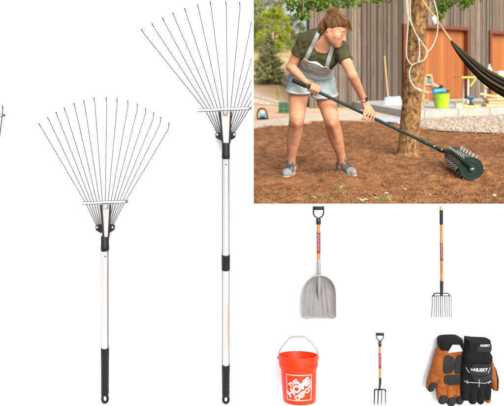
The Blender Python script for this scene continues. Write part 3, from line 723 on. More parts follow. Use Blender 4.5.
# ================================================================== THE GARDEN BEHIND THE OPENING
def sstep(a, b, x): t = np.clip((x-a)/(b-a), 0, 1); return t*t*(3-2*t)
def terrain(X, D):
    X = np.asarray(X, float); D = np.asarray(D, float)
    edge = 0.6+0.10*np.maximum(D-12.5, 0)
    return 0.105*np.maximum(D-12.6, 0)*(1-sstep(0, 0.9, X-edge))
def nz(x, y, s, seed=0.0): return noise.noise((x*s+seed, y*s-seed*0.7, seed*1.3))
def sheet(name, mat, poly, z, kind='structure', thick=0.0):
    m = MB(); q = [np.array((p[0], p[1], z)) for p in poly]
    if thick: m.prism(q, (0,0,-thick))
    else: m.add(q, [tuple(range(len(q)))])
    return tag(m.build(name, mat, smooth=0), kind=kind)
# ground: one sheet to the horizon, rising to a meadow at the back left
ys = np.concatenate([np.arange(2.85,14,0.45), np.arange(14,60,1.4), np.geomspace(60,900,14)])
xs = np.concatenate([-np.geomspace(900,14,12), np.arange(-12,12.1,0.5), np.geomspace(14,900,12)])
bx_ = np.array([-4.0,-0.4,0.03,0.5,1.1,1.76,2.2,2.5,2.74,3.05,3.66,4.6,6.5]); by_ = np.array([6.9,7.7,7.75,8.5,9.2,9.3,9.0,8.6,7.7,7.35,6.95,6.4,5.6])
def under(x, y): return 0.16 if (-1.9 < x < 5.7 and y < float(np.interp(x,bx_,by_))-0.55) else 0.0
V = [(x, y, float(terrain(x,y))+0.015*nz(x,y,0.9)*(y>10)-(0.012 if y < 10.5 else 0)-under(x,y)) for y in ys for x in xs]
nx = len(xs); m = MB(); m.add(V, [(j*nx+i,j*nx+i+1,(j+1)*nx+i+1,(j+1)*nx+i) for j in range(len(ys)-1) for i in range(nx-1)])
tag(m.build('ground', 'ground', smooth=180), kind='structure')
# meadow further up the slope
ys = np.arange(25,95,1.2); xs = np.arange(-40,8,1.0); nx = len(xs)
V = [(x, y, float(terrain(x,y))-0.06+0.16*float(sstep(25,31,y))+0.06*nz(x,y,0.6,3)*float(sstep(25,31,y))) for y in ys for x in xs]
m = MB(); m.add(V, [(j*nx+i,j*nx+i+1,(j+1)*nx+i+1,(j+1)*nx+i) for j in range(len(ys)-1) for i in range(nx-1)])
tag(m.build('meadow', 'meadow', smooth=180), kind='structure')
# dug soil bed
bx_ = np.array([-4.0,-0.4,0.03,0.5,1.1,1.76,2.2,2.5,2.74,3.05,3.66,4.6,6.5]); by_ = np.array([6.9,7.7,7.75,8.5,9.2,9.3,9.0,8.6,7.7,7.35,6.95,6.4,5.6])
xs = np.concatenate([np.arange(-2.2,-0.1,0.07), np.arange(-0.1,4.3,0.017), np.arange(4.3,6.0,0.06)]); nv = 290; V = []
def soil_h(x, y):
    h = 0.035+0.050*nz(x,y,0.9,1)+0.034*nz(x,y,2.6,2)+0.022*max(nz(x,y,6.5,3),-0.25)+0.015*nz(x,y,15,4)+0.010*nz(x,y,31,9)+0.0055*nz(x,y,58,12)
    c = nz(x,y,10,5); h += 0.045*max(c-0.38,0)
    h += 0.012*abs(nz(x*0.5,y,9,8))                                          # raked furrows
    for cx_, cy_, cr_ in CONTACT:                                            # trodden flat under feet, roller and trunk
        w_ = math.exp(-(((x-cx_)**2+(y-cy_)**2)/cr_**2)**2); h = h*(1-w_)+(0.030 if cx_ < 1.2 else 0.017)*w_
    for cx_, cy_, cr_, cd_ in DENTS: h -= cd_*math.exp(-((x-cx_)**2+(y-cy_)**2)/cr_**2)
    return h
DENTS = [(float(G(480,178.5)[0]),float(G(480,178.5)[1]),0.045,0.055),(float(G(486,176)[0]),float(G(486,176)[1]),0.04,-0.03),(0.22,3.84,0.05,-0.012),(0.90,3.86,0.05,-0.012)]
CONTACT = [(0.29,3.92,0.20),(0.79,3.98,0.22),(1.72,3.78,0.13),(1.75,3.95,0.13),(1.78,4.12,0.13),(1.81,4.30,0.13),(1.62,4.95,0.2)]
for x in xs:
    yb = float(np.interp(x, bx_, by_))+0.12*nz(x,0,2.5,6)+0.05*nz(x,0,9,7)
    for j in range(nv+1):
        t = j/nv; y = 2.9+(yb-2.9)*(t**1.15); e = min((1-t)*10,1)
        V.append((x, y, -0.02+(soil_h(x,y)+0.0)*e))
m = MB(); m.add(V, [(i*(nv+1)+j,(i+1)*(nv+1)+j,(i+1)*(nv+1)+j+1,i*(nv+1)+j+1) for i in range(len(xs)-1) for j in range(nv)])
tag(m.build('soil_bed', 'soil', smooth=180), kind='structure')
def soil_z(x, y): return -0.02+soil_h(x,y)
def lump(mb, c, r, sq=0.7, r_=0.0):
    ico = [(0,0,1),(0.894,0,0.447),(0.276,0.851,0.447),(-0.724,0.526,0.447),(-0.724,-0.526,0.447),(0.276,-0.851,0.447),(0.724,0.526,-0.447),(-0.276,0.851,-0.447),(-0.894,0,-0.447),(-0.276,-0.851,-0.447),(0.724,-0.526,-0.447),(0,0,-1)]
    fc = [(0,1,2),(0,2,3),(0,3,4),(0,4,5),(0,5,1),(1,6,2),(2,7,3),(3,8,4),(4,9,5),(5,10,1),(6,7,2),(7,8,3),(8,9,4),(9,10,5),(10,6,1),(11,7,6),(11,8,7),(11,9,8),(11,10,9),(11,6,10)]
    a = random.uniform(0,6.28); ca, sa = math.cos(a), math.sin(a)
    v = [(c[0]+r*(x*ca-y*sa)*random.uniform(.75,1.25), c[1]+r*(x*sa+y*ca)*random.uniform(.75,1.25), c[2]+r*sq*z*random.uniform(.75,1.2)) for x,y,z in ico]
    mb.add(v, fc, r_)
m = MB()
for i in range(5200):
    y = 3.0+5.4*random.random()**1.3; x = random.uniform(-0.1,0.62)*y*0.92
    if y > np.interp(x, bx_, by_)-0.15: continue
    rr = random.choice((0.004,0.005,0.006,0.008,0.011))*random.uniform(0.7,1.25)*(1.7 if random.random() < 0.04 else 1)
    lump(m, (x,y,soil_z(x,y)+rr*0.2), rr)
tag(m.build('soil_clods', 'clod', smooth=25), kind='stuff')
m = MB()                                                  # bits of straw, root and twig in the soil
for i in range(420):
    y = 3.02+4.2*random.random()**1.4; x = random.uniform(-0.05,0.58)*y
    if y > np.interp(x, bx_, by_)-0.2: continue
    a = random.uniform(0,6.28); L = random.uniform(0.008,0.045); q = np.array((x,y,soil_z(x,y)+0.004)); d = np.array((math.cos(a),math.sin(a),random.uniform(-0.1,0.35)))*L
    m.tube([q, q+d*0.5+(0,0,L*0.08), q+d], [0.0014,0.0016,0.0008], 4, r=random.random())
tag(m.build('soil_litter', 'litter', rnd=True), kind='stuff')
# pale path along the bed
top = [(236,125.5),(254,122.4),(272,120.2),(289,118),(309,115),(340,111.8),(361,111),(380,110.2),(404,110.4)]
bot = [(404,125),(380,121.8),(361,119.2),(340,118.6),(320,119),(304,121.2),(289,123.6),(272,125.6),(254,128.2),(236,131)]
sheet('path', 'path', [G(*p) for p in top+bot], 0.022, thick=0.05)
# gravel in front of the platform and its stones
gp_ = [G(404,119.6), G(422,118.4), G(504,114.8), G(560,113), G(560,137), G(504,134), G(470,132.6), G(440,131), G(418,128.5), G(404,126)]
sheet('gravel', 'gravel', gp_, 0.008)
m = MB()
for i in range(3000):
    y = random.uniform(6.7,10.6); q = random.uniform(0.318,0.58); x = q*y
    lo = np.interp(x, bx_, by_)-0.15-0.25*random.random()**3; hi = 9.31+0.44*(x-3.0)
    if y < lo or y > hi-0.03: continue
    rr = random.uniform(0.008,0.026); lump(m, (x,y,0.012+rr*0.25), rr, 0.55, random.random())
tag(m.build('gravel_stones', 'stone', smooth=0, rnd=True), kind='stuff')
# slab path climbing to the left at the back
def on_ter(x, y):
    lo, hi = 3.0, 200.0
    for _ in range(50):
        md = (lo+hi)/2
        if CH-(y-HY)/F*md > float(terrain((x-CX)/F*md, md)): lo = md
        else: hi = md
    return P(x, y, lo)+(0,0,0.02)
m = MB(); L0 = [(236,86),(250,89.5),(262,94.5),(272,99),(281,103)]; L1 = [(232,100),(246,102.6),(258,104.6),(270,105.6),(281,106.4)]
for i in range(4):
    for k in range(2):
        def bl_(u, v):
            a = np.array(L0[i])*(1-u)+np.array(L0[i+1])*u; b = np.array(L1[i])*(1-u)+np.array(L1[i+1])*u; return on_ter(*(a*(1-v)+b*v))
        v0, v1 = (0.0,0.47) if k == 0 else (0.53,1.0)
        m.add([bl_(0.03+0.94*p/5, v0+(v1-v0)*q/5) for p in range(6) for q in range(6)], [(p*6+q,(p+1)*6+q,(p+1)*6+q+1,p*6+q+1) for p in range(5) for q in range(5)])
tag(m.build('stepping_path', 'path', smooth=0), kind='structure')
m = MB(); q = [on_ter(x,y) for x,y in ((279,103.6),(309,106.6),(309,108.6),(279,106.2))]; m.prism(q, (0,0,-0.05)); tag(m.build('slab_strip', 'path', smooth=0), kind='structure')

# ------------------------------------------------------------------ barn
O0 = np.array((1.5,12.6,0)); dB = np.array((0.915,0.403,0)); nB = np.array((0.403,-0.915,0)); UZ = np.array((0,0,1.0))
def B(s, out, z): return O0+dB*s+nB*out+UZ*z
AX = (dB, nB, UZ)
barn = empty('barn', B(0,0,0), 'grey barn of weathered upright boards with orange cedar doors, behind the woman', 'barn')
HB = 5.2; d1 = (3.09,5.68,2.36); d2 = (6.55,9.3,2.30)
m = MB(); s = 0.0; rb = random.Random(3)
while s < 13:
    w_ = rb.choice((0.042,0.055,0.068,0.085)); dep = rb.choice((0.0,0.010,0.024,0.036)); z0 = 0.0
    for (a,b,zt_) in (d1,d2):
        if s+w_ > a-0.005 and s < b+0.005: z0 = zt_+0.001
    cc = min(1.0, rb.random()**1.2*(0.75 if s < 1.5 else 1.0)+(0.25 if 1.5 < s < 3.1 else 0))
    m.box(B(s+w_/2, dep/2, (z0+HB)/2), (w_-0.012, 0.03+dep, HB-z0), AX, r=cc); s += w_
wl = m.build('board_wall', 'board', barn, smooth=0, rnd=True)
m = MB()
def wall_seg(a, b, z0, z1): m.box(B((a+b)/2,-0.09,(z0+z1)/2), (b-a,0.12,z1-z0), AX)
wall_seg(0.01,d1[0],0,HB); wall_seg(d1[0],d1[1],d1[2],HB); wall_seg(d1[1],d2[0],0,HB); wall_seg(d2[0],d2[1],d2[2],HB); wall_seg(d2[1],13,0,HB)
m.build('wall_backing', 'hidden', barn, smooth=0)
m = MB(); dv = np.array((0.14,1.0,0)); a = B(0.02,-0.15,0); b = a+dv*8; c = B(13,-0.15,0); e = c+dv*8
for p, q in ((a,b),(b,e),(e,c)): m.prism([p,q,q+UZ*HB,p+UZ*HB], (0.06,0.0,0))
m.build('wall', 'board', barn, smooth=0)
m = MB(); q = [B(-0.3,0.35,HB), B(13.3,0.35,HB), B(13.3,0.35,HB)+dv*9, B(-0.3,0.35,HB)+dv*9]; m.prism(q, (0,0,0.15)); m.build('roof', 'roof', barn, smooth=0)
for (a,b,zt_) in (d1,d2):
    m = MB(); s = a+0.09; rb = random.Random(int(a*10))
    while s < b-0.10:
        w_ = 0.145; w2 = min(w_, b-0.09-s)
        m.box(B(s+w2/2,-0.10+rb.random()*0.004,(0.15+zt_-0.09)/2), (w2-0.006,0.04,zt_-0.09-0.15), AX, r=rb.random()); s += w_
    dr = m.build('barn_door', 'cedar', barn, smooth=0, rnd=True)
    m = MB()
    m.box(B(a+0.045,-0.02,(0.15+zt_)/2), (0.09,0.20,zt_-0.15), AX); m.box(B(b-0.045,-0.02,(0.15+zt_)/2), (0.09,0.20,zt_-0.15), AX)
    m.box(B((a+b)/2,-0.02,zt_-0.045), (b-a-0.18,0.20,0.09), AX); m.build('door_frame', 'frame', dr, smooth=0)
# concrete platform at the foot of the barn
m = MB(); p0 = np.array((3.0,9.31,0)); p1 = np.array((9.6,12.22,0)); dd = (p1-p0)/np.linalg.norm(p1-p0)
def flo(p): return p
q = [p0, p1, B(8.6,-0.03,0)+dB*2.6, B(1.35,0.06,0)]
m.prism([t+UZ*0.165 for t in q], (0,0,-0.25)); pf = m.build('platform', 'concrete', smooth=0); tag(pf, kind='structure')
m = MB()
for k in range(8):
    c = p0+dd*(0.45+k*0.9); m.box(c+np.array((0.4,-0.92,0))*0.0015+UZ*0.08, (0.010,0.004,0.165), (dd,np.array((0.4,-0.92,0)),UZ))
jo = m.build('platform_joints', 'hidden', smooth=0); tag(jo, kind='structure')

# ------------------------------------------------------------------ leaves, trees
def leaves(mb, C, size, up=0.5, fold=0.25):
    """leaf-sized folded faces at the given centres"""
    C = np.asarray(C, float); n = len(C)
    d = rng.normal(size=(n,3)); d /= np.linalg.norm(d,axis=1)[:,None]
    nn = rng.normal(size=(n,3)); nn[:,2] += up*2; nn -= d*(nn*d).sum(1)[:,None]; nn /= np.linalg.norm(nn,axis=1)[:,None]
    s_ = np.cross(nn,d); L = size*rng.uniform(0.6,1.35,n)[:,None]
    V = np.stack([C, C+d*L*0.5+s_*L*0.42+nn*L*fold, C+d*L, C+d*L*0.5-s_*L*0.42+nn*L*fold],1).reshape(-1,3)
    i = np.arange(n)*4
    Fc = np.concatenate([np.stack([i,i+1,i+2],1), np.stack([i,i+2,i+3],1)])
    rr = rng.random(n); mb.add(V, Fc.tolist(), np.concatenate([rr,rr]))
def blob(n, c, rad, shell=0.45):
    p = rng.normal(size=(n,3)); p /= np.linalg.norm(p,axis=1)[:,None]
    return np.asarray(c)+p*(rng.random((n,1))**shell)*np.asarray(rad)
def tree(name, label, base, height, width, mat, nclump, nleaf, size, low=0.25, group='trees behind the yard', trunk=0.06, ragged=0.35):
    base = np.asarray(base, float); r = empty(name, base, label, 'tree', group)
    m = MB(); tr_top = base+(0,0,height*0.8)
    m.tube(catmull([base-(0,0,0.2), base+(0.03*height*random.uniform(-1,1),0,height*0.3), tr_top],6), list(np.linspace(trunk*height*0.5,trunk*height*0.1,13)), 8)
    cl = []
    for k in range(nclump):
        f_ = random.uniform(low,1.0); w_ = width*(math.sin(math.pi*min(max((f_-low)/(1.04-low),0.03),0.97))**0.7)*random.uniform(0.3,1.0)
        a = random.uniform(0,6.28); c = base+np.array((math.cos(a)*w_, math.sin(a)*w_, f_*height)); cl.append(c)
        st = base+(0,0,height*min(f_*0.75,0.75)); m.tube([st,(st+c)/2+(0,0,0.03*height),c], [trunk*height*0.12,trunk*height*0.07,trunk*height*0.03], 5)
    m.build('trunk', 'twig', r)
    m = MB()
    for c in cl: leaves(m, blob(nleaf, c, np.array((1,1,0.75))*width*random.uniform(0.6,1.2)*ragged), size)
    m.build('crown', mat, r, smooth=0, rnd=True); return r
def tbase(px_, D): X = (px_-CX)/F*D; return (X, D, float(terrain(X,D)))
tree('lime_tree', 'bright lime green bushy tree beyond the meadow, above the spruce', tbase(274,38), 3.6, 1.35, 'lime', 46, 110, 0.13, low=0.12)
tree('leafy_tree', 'mid green tree at the left edge of the garden view, beside the lime tree', tbase(255,44), 4.4, 1.7, 'green', 40, 110, 0.16, low=0.1)
tree('leafy_tree', 'dark green tree between the lime tree and the barn', tbase(292,46), 3.3, 1.3, 'dark', 34, 110, 0.16, low=0.1)
tree('tall_tree', 'tall sparse yellowish tree with thin branches against the white sky above the lime tree', tbase(281,55), 9.6, 3.0, 'olive', 44, 26, 0.17, low=0.45, ragged=0.3)
tree('leafy_tree', 'olive green shrubby tree just left of the barn corner', tbase(303,36), 3.2, 1.0, 'olive', 30, 80, 0.13, low=0.08)
tree('leafy_tree', 'darker tree farther back behind the left-edge mid green tree', tbase(262,60), 6.4, 2.3, 'dark', 34, 90, 0.2, low=0.1)
for i, (px_, D, h, w_, mt) in enumerate(((236,46,5,2.0,'green'),(214,50,6,2.2,'dark'),(190,52,5.6,2.2,'green'),(160,56,7,2.4,'olive'),(228,34,3,1.2,'lime'))):
    tree('leafy_tree', ['mid green tree hidden left of the opening','dark tree hidden left of the opening','second mid green tree farther left of the opening','olive tree farthest left of the opening','small lime tree just left of the opening'][i], tbase(px_,D), h, w_, mt, 26, 60, 0.18, low=0.1)
# low scrub along the meadow top
for i, (px_, D, h) in enumerate(((262,40,0.9),(284,40,1.0),(296,34,0.9))):
    b = tbase(px_,D); r = empty('bush', b, ['low olive bush at the left behind the spruce top','low olive bush under the dark tree','pale bush nearest the barn corner'][i], 'bush', 'bushes along the meadow')
    m = MB(); [leaves(m, blob(120, np.array(b)+(random.uniform(-1,1),0,random.uniform(0.1,h)), (0.6,0.5,0.4)), 0.10) for _ in range(7)]
    m.build('foliage', ['green','green','olive'][i], r, smooth=0, rnd=True)
# spruce
b = np.array(tbase(268,18.0)); Hs = 50.5/F*18
r = empty('spruce_tree', b, 'small cone shaped spruce standing on the dry slope left of the woman', 'tree')
m = MB(); m.tube([b-(0,0,0.1), b+(0,0,Hs*0.97)], [0.035,0.008], 8); m.build('trunk', 'twig', r)
m = MB(); tw = MB()
z = 0.10
while z < Hs*0.985:
    f_ = z/Hs; L = 0.72*(1-f_)**0.85+0.05; nb = max(5, int(11*(1-f_)+4))
    for k in range(nb):
        a = random.uniform(0,6.28); Lk = L*random.uniform(0.7,1.1); dr = np.array((math.cos(a),math.sin(a),0))
        p0_ = b+(0,0,z+random.uniform(-0.03,0.03)); p2 = p0_+dr*Lk+(0,0,0.06*Lk+0.25*Lk*f_); pm = (p0_+p2)/2-(0,0,0.10*Lk*(1-f_))
        tw.tube([p0_,pm,p2], [0.008,0.006,0.003], 4)
        nl = int(30*Lk/0.7)+6; t = rng.random(nl)**0.7
        pt = (1-t)[:,None]**2*p0_+2*(t*(1-t))[:,None]*pm+(t**2)[:,None]*p2
        leaves(m, pt+rng.normal(size=(nl,3))*np.array((0.055,0.055,0.030))*(1.2-t)[:,None], 0.085, up=0.2, fold=0.1)
    z += 0.078*(1-f_*0.3)
tw.build('branches', 'twig', r); m.build('needles', 'needle', r, smooth=0, rnd=True)
# thin sapling
b = on_ter(280,106); r = empty('sapling', b, 'thin yellowish sapling beside the green crate', 'plant')
m = MB(); m.tube(catmull([b, b+(-0.02,0,0.2), b+(-0.08,0,0.48)],5), 0.006, 5); m.build('stem', 'twig', r)
m = MB(); leaves(m, blob(120, b+(-0.05,0,0.32), (0.10,0.08,0.20)), 0.035); m.build('foliage', 'lime', r, smooth=0, rnd=True)

# the near tree
tb = G(408,157); tr = empty('shade_tree', tb, 'rough barked tree with white rope looped down its trunk, behind the spiked roller', 'tree')
def tp(x, y): return P(x, y, tb[1])
path_ = [G(407.8,159.5)+(0,0,-0.05), tp(408,154), tp(408.6,146), tp(409.6,130), tp(411.6,105), tp(414.6,60), tp(417.6,28), tp(421,0), tp(424,-40), tp(426,-90), tp(431,-150), tp(428,-230)]
rads = [w_/F*tb[1]/2 for w_ in (29,22.5,19.6,18.4,18.0,17.6,16.8,16.2,15.4,14.5,12,7)]
ts = catmull(path_, 26); rr = np.interp(np.linspace(0,len(rads)-1,len(ts)), range(len(rads)), rads)
n = 84; V = []
for i, (p, ra) in enumerate(zip(ts, rr)):
    for j in range(n):
        a = 2*math.pi*j/n; q = (math.cos(a)*1.9, math.sin(a)*1.9, p[2]*2.2)
        fl = 1+0.10*max(0,1-i/30)*math.sin(3*a+1)
        u = ra*fl*(1+0.055*noise.noise(Vector(q)*2.2)+0.07*noise.noise(Vector((q[0]*4,q[1]*4,p[2]*7)))+0.05*noise.noise(Vector((q[0]*9,q[1]*9,p[2]*22))))
        V.append(p+np.array((math.cos(a)*u, math.sin(a)*u, 0)))
m = MB(); m.add(V, [(i*n+j,i*n+(j+1)%n,(i+1)*n+(j+1)%n,(i+1)*n+j) for i in range(len(ts)-1) for j in range(n)]); m.build('trunk', 'bark', tr, smooth=180)
br = MB(); cr = MB()
def limb(pts, r0, r1): q = catmull(pts,6); br.tube(q, list(np.linspace(r0,r1,len(q))), 7); return q
T1 = tp(425,-70)
sprays = [  # (px, py, D, spread, leaves) foliage hanging into the view
 (291,3,4.5,0.10,34),(299,8,4.55,0.10,40),(303,17,4.5,0.06,26),(296,1,4.7,0.09,26),(306,3,4.6,0.09,40),(313,2,4.6,0.08,40),(324,4,4.5,0.09,52),(333,1,4.6,0.08,34),(341,0,4.7,0.09,34),(350,2,4.6,0.07,36),(356,-3,4.7,0.10,36),
 (376,1,4.8,0.06,22),(387,-4,4.8,0.08,22),(441,10,4.8,0.06,46),(444,4,4.8,0.07,40),(440,17,4.75,0.03,22),(450,1,4.8,0.07,36),(464,2,4.85,0.08,46),(470,-2,4.85,0.09,40),(457,-4,4.8,0.1,40),(484,-6,4.9,0.1,40)]
for x, y, D, sp, nl in sprays:
    c = P(x, y, D); up = P(x+random.uniform(6,22)*(1 if x < 408 else -1), y-random.uniform(38,70), D+0.1)
    limb([T1+(0,0,random.uniform(-0.1,0.4)), (T1+up)/2+(0,0,0.18), up, c+(0,0,sp*0.7), c-(0,0,sp*0.5)], 0.018, 0.0025)
    leaves(cr, blob(int(nl*1.6), c, (sp*1.25,sp,sp), 0.7), 0.040, up=0.2, fold=0.14)
for k in range(34):
    a = random.uniform(0,6.28); R_ = random.uniform(0.5,1.9); c = np.array((T1[0]+math.cos(a)*R_, T1[1]+math.sin(a)*R_*0.9+0.3, random.uniform(2.5,4.0)))
    st = ts[-72+int(random.random()*66)]; limb([st,(st+c)/2+(0,0,0.12),c], 0.022, 0.006); leaves(cr, blob(34, c, (0.36,0.36,0.22)), 0.06, up=0.3)
br.build('limbs', 'twig', tr); cr.build('crown', 'leaf', tr, smooth=0, rnd=True)

# ropes on the trunk
def rp(x, y, d=0.0): return P(x, y, tb[1]-0.13-d)
rope_r = 0.0070
r = empty('white_rope', rp(418,90), 'long white rope looped and knotted down the front of the tree trunk', 'rope')
RS = [[(405.8,-25),(406.4,0),(407.2,12),(410.5,22),(414.8,32),(418.6,40),(419.6,50),(419.2,57),(417.6,62)],
      [(408.6,-25),(409.8,0),(410.2,10),(411.2,22),(415.8,34),(421.6,42),(425.8,49),(426.6,55),(423.0,60.5),(417.5,62.4),(412.0,65.5),(409.6,71),(410.0,79),(413.4,86),(419.0,90.2)],
      [(406.4,-25),(407.6,0),(408.4,14),(407.4,32),(406.4,48),(406.8,57),(409.4,62.6),(412.4,65.2)],
      [(430,-25),(434.5,2),(437.2,14),(437.8,26),(436.2,37),(432.0,47),(427.4,52.5),(424.2,60)]]
for pts in RS:
    m = MB(); q = catmull([rp(x,y,0.012*math.sin(i)) for i,(x,y) in enumerate(pts)], 12)
    m.tube(q, [rope_r*(1+0.10*math.sin(i*2.1)) for i in range(len(q))], 8); m.build('strand', 'rope', r, smooth=180)
m = MB(); m.tube([rp(417.4,88.8,0.005), rp(419.4,90.2,0.005), rp(421.4,91.2,0.0)], [0.010,0.022,0.016], 10); m.build('end_knot', 'rope', r)
m = MB(); m.lathe([(0,0.012),(0.02,0.026),(0.07,0.030),(0.10,0.012)], rp(435.5,24.5,-0.02), (-0.25,0,1), 12); m.build('pulley', 'white', r)
# hammock
r = empty('hammock', P(452,41,4.75), 'dark olive striped hammock slung by a tan rope from the tree', 'hammock')
m = MB(); m.tube(catmull([rp(416,-12,-0.02), rp(422.2,0,0), rp(433,15,0.0), P(443,29,4.8), P(451.6,41.5,4.75)],8), 0.0095, 8); m.build('suspension_rope', 'tanrope', r)
TOP = [(451,40.6),(456,44.8),(464,51.6),(474,59.6),(487,69.0),(504,78.0),(540,94),(590,108)]
LOW = [(451,42.6),(454.4,49.5),(460.5,58.5),(469,69.0),(483,83.5),(504,97.6),(540,116),(590,130)]
tp_ = catmull([np.array((*t_,0.0)) for t_ in TOP],8); lo_ = catmull([np.array((*t_,0.0)) for t_ in LOW],8); nn_ = 36; V = []; R_ = []
for i in range(len(tp_)):
    for j in range(nn_+1):
        t = j/nn_; q = tp_[i]*(1-t)+lo_[i]*t; wv = min(i/14,1)
        dpt = 0.05*math.sin(t*math.pi)*wv+0.020*math.sin(t*26+0.5*math.sin(i*0.11))*min(1,0.3+wv)
        V.append(P(q[0], q[1]+0.3*math.sin(t*13)*wv, 4.75-dpt-0.012*i*0.2))
Fc = [(i*(nn_+1)+j,i*(nn_+1)+j+1,(i+1)*(nn_+1)+j+1,(i+1)*(nn_+1)+j) for i in range(len(tp_)-1) for j in range(nn_)]
R_ = [0.9 if (j//3)%2 else (0.1 if (j//6)%2 else 0.45) for i in range(len(tp_)-1) for j in range(nn_)]
m = MB(); m.add(V, Fc, R_); fo = m.build('fabric', 'hammock', r, smooth=180, rnd=True); sm = fo.modifiers.new('thickness','SOLIDIFY'); sm.thickness = 0.006

# ------------------------------------------------------------------ things on and by the platform
Z0 = 0.165
def PF(x, y): return G(x, y, Z0)                       # point on the platform top
# sawhorse / step ladder
b = PF(428.5,107.6); D = b[1]
r = empty('step_ladder', b, 'small raw pine step ladder beside the tree with blue cloth hung on it', 'ladder')
for (xa,ya,xb_,yb_,dd_) in ((426.3,74.5,422.4,107.6,0),(430.6,74.5,436.2,107.3,0)):
    m = MB(); m.tube([P(xa,ya,D), P(xb_,yb_,D)], 0.030, 4); m.build('rail', 'pine', r, smooth=0)
for (xa,ya,xb_,yb_) in ((426.6,75,427.4,103.6),(430.2,75,439,103.4)):
    m = MB(); m.tube([P(xa,ya,D+0.08), P(xb_,yb_,D+0.55)], 0.020, 4); m.build('back_leg', 'pine', r, smooth=0)
for y, xa, xb_ in ((75.2,425.6,431.4),(84.5,424.8,432.6),(92,424.0,433.8),(100,423.2,435.2)):
    m = MB(); m.box((P(xa,y,D)+P(xb_,y,D))/2, (P(xb_,y,D)[0]-P(xa,y,D)[0], 0.10, 0.028)); m.build('tread', 'pine', r, smooth=0)
def cloth(name, label, cat, mat, ol, D, th=0.10, amp=0.02):
    m = MB(); c = np.mean(ol, 0); V = []; n = 5; k = len(ol)
    for i in range(n+1):
        f_ = i/n
        for j, p in enumerate(ol):
            q = np.array(c)*(1-f_)+np.array(p)*f_; V.append(P(q[0], q[1], D-th*(1-f_**2)-amp*math.sin(j*2.4+f_*5)))
    Fc = [(i*k+j,i*k+(j+1)%k,(i+1)*k+(j+1)%k,(i+1)*k+j) for i in range(n) for j in range(k)]
    m.add(V, Fc); o = m.build(name, mat, smooth=180); tag(o, label, cat); s_ = o.modifiers.new('t','SOLIDIFY'); s_.thickness = 0.03; s_.offset = -1; return o
cloth('jacket', 'crumpled light blue jacket hanging on the step ladder', 'jacket', 'bluecloth', [(425.6,76),(428,75.2),(431,76),(432.8,80),(433,84),(430,86.6),(427,86),(425.4,81)], D+0.06, th=0.05, amp=0.012)
cloth('cloth', 'faded pinkish cloth draped between the ladder and the lime bucket', 'cloth', 'pinkcloth', [(431,82.4),(435,83.2),(439,86.2),(443.6,88.4),(445,90.4),(440,91.2),(434.4,89.4),(431,88)], D-0.05)
# bucket and drill case
b = PF(441.8,108.2); D = b[1]; s_ = D/F
r = empty('bucket', b, 'lime green bucket standing on the concrete platform right of the ladder', 'bucket')
m = MB(); m.lathe([(0,5.9*s_),(0.004,6.1*s_),(13.0*s_,7.1*s_),(13.2*s_,7.5*s_),(14.4*s_,7.5*s_),(14.4*s_,6.9*s_),(0.02,5.7*s_)], b, (0,0,1), 28); m.build('body', 'lgreen', r, smooth=35)
m = MB(); m.tube(catmull([b+(-7.2*s_,0,13.6*s_), b+(-5*s_,-5.4*s_,11*s_), b+(0,-7.3*s_,9.6*s_), b+(5*s_,-5.4*s_,11*s_), b+(7.2*s_,0,13.6*s_)],5), 0.004, 6); m.build('handle', 'lgreen', r)
t0 = b+(0,0,15*s_)
r = empty('power_tool', t0, 'blue power tool lying across the top of the lime bucket', 'power tool')
m = MB(); m.tube([P(432.6,93.2,D-0.02), P(434,92,D-0.02), P(439,91,D-0.02), P(444,90.8,D-0.02), P(446,91.2,D-0.02)], [0.03,0.06,0.062,0.055,0.03], 12); m.build('body', 'blue', r)
m = MB(); m.tube([P(445.6,91.2,D-0.02), P(449.2,91.0,D-0.02)], [0.03,0.014], 10); m.build('nose', 'black', r)
m = MB(); m.tube(catmull([P(437,90.6,D-0.02), P(440,87.8,D-0.02), P(442.4,85.6,D-0.02)],4), [0.034]*8+[0.026], 10); m.build('handle', 'black', r)
# small container
b = PF(458.4,108.0); D = b[1]; s_ = D/F
r = empty('tub', b, 'small white tub with a lime rim between the bucket and the yellow level', 'tub')
m = MB(); m.lathe([(0,3.2*s_),(0.003,3.4*s_),(4.4*s_,3.8*s_)], b, (0,0,1), 20); m.build('body', 'white', r)
m = MB(); m.lathe([(0,3.9*s_),(0.9*s_,3.9*s_),(0.9*s_,3.3*s_),(0.0,3.3*s_)], b+(0,0,4.3*s_), (0,0,1), 20, cap=False); m.build('rim', 'lgreen', r)
# level
b = PF(471.5,107.8); D = b[1]; s_ = D/F
r = empty('spirit_level', b, 'yellow spirit level lying on the platform edge under the drill', 'level')
m = MB(); m.box(b+(0,0,1.25*s_), (17.5*s_,0.025,2.4*s_), bev=0.006); m.build('body', 'yellow', r, smooth=0)
for k in (-5.4,0.3,5.6):
    m = MB(); m.box(b+(k*s_,-0.014,1.3*s_), (2.0*s_,0.01,1.3*s_), bev=0.003); m.build('vial', 'white', r, smooth=0)
# cordless drill
b = PF(470.6,106.0); D = b[1]; s_ = D/F
r = empty('cordless_drill', b, 'teal and black cordless drill standing upright on the platform behind the level', 'drill')
m = MB(); m.tube([P(473.4,97.6,D), P(473.0,97.4,D), P(467.8,97.5,D), P(466.8,97.6,D)], [0.03,0.048,0.045,0.03], 12); m.build('motor_housing', 'teal', r)
m = MB(); m.tube([P(466.9,97,D), P(464.8,97,D), P(464,97,D)], [0.028,0.024,0.012], 10); ck = m.build('chuck', 'black', r)
m = MB(); m.tube([P(464.2,97,D), P(461.2,97,D)], 0.006, 6); m.build('bit', 'steel', ck)
m = MB(); m.tube([P(470.6,98.4,D), P(471.0,103.6,D)], [0.032,0.030], 10); m.build('handle', 'teal', r)
m = MB(); m.box(P(471.0,104.6,D), (5.0*s_,0.09,1.7*s_), bev=0.01); m.build('battery', 'black', r, smooth=0)
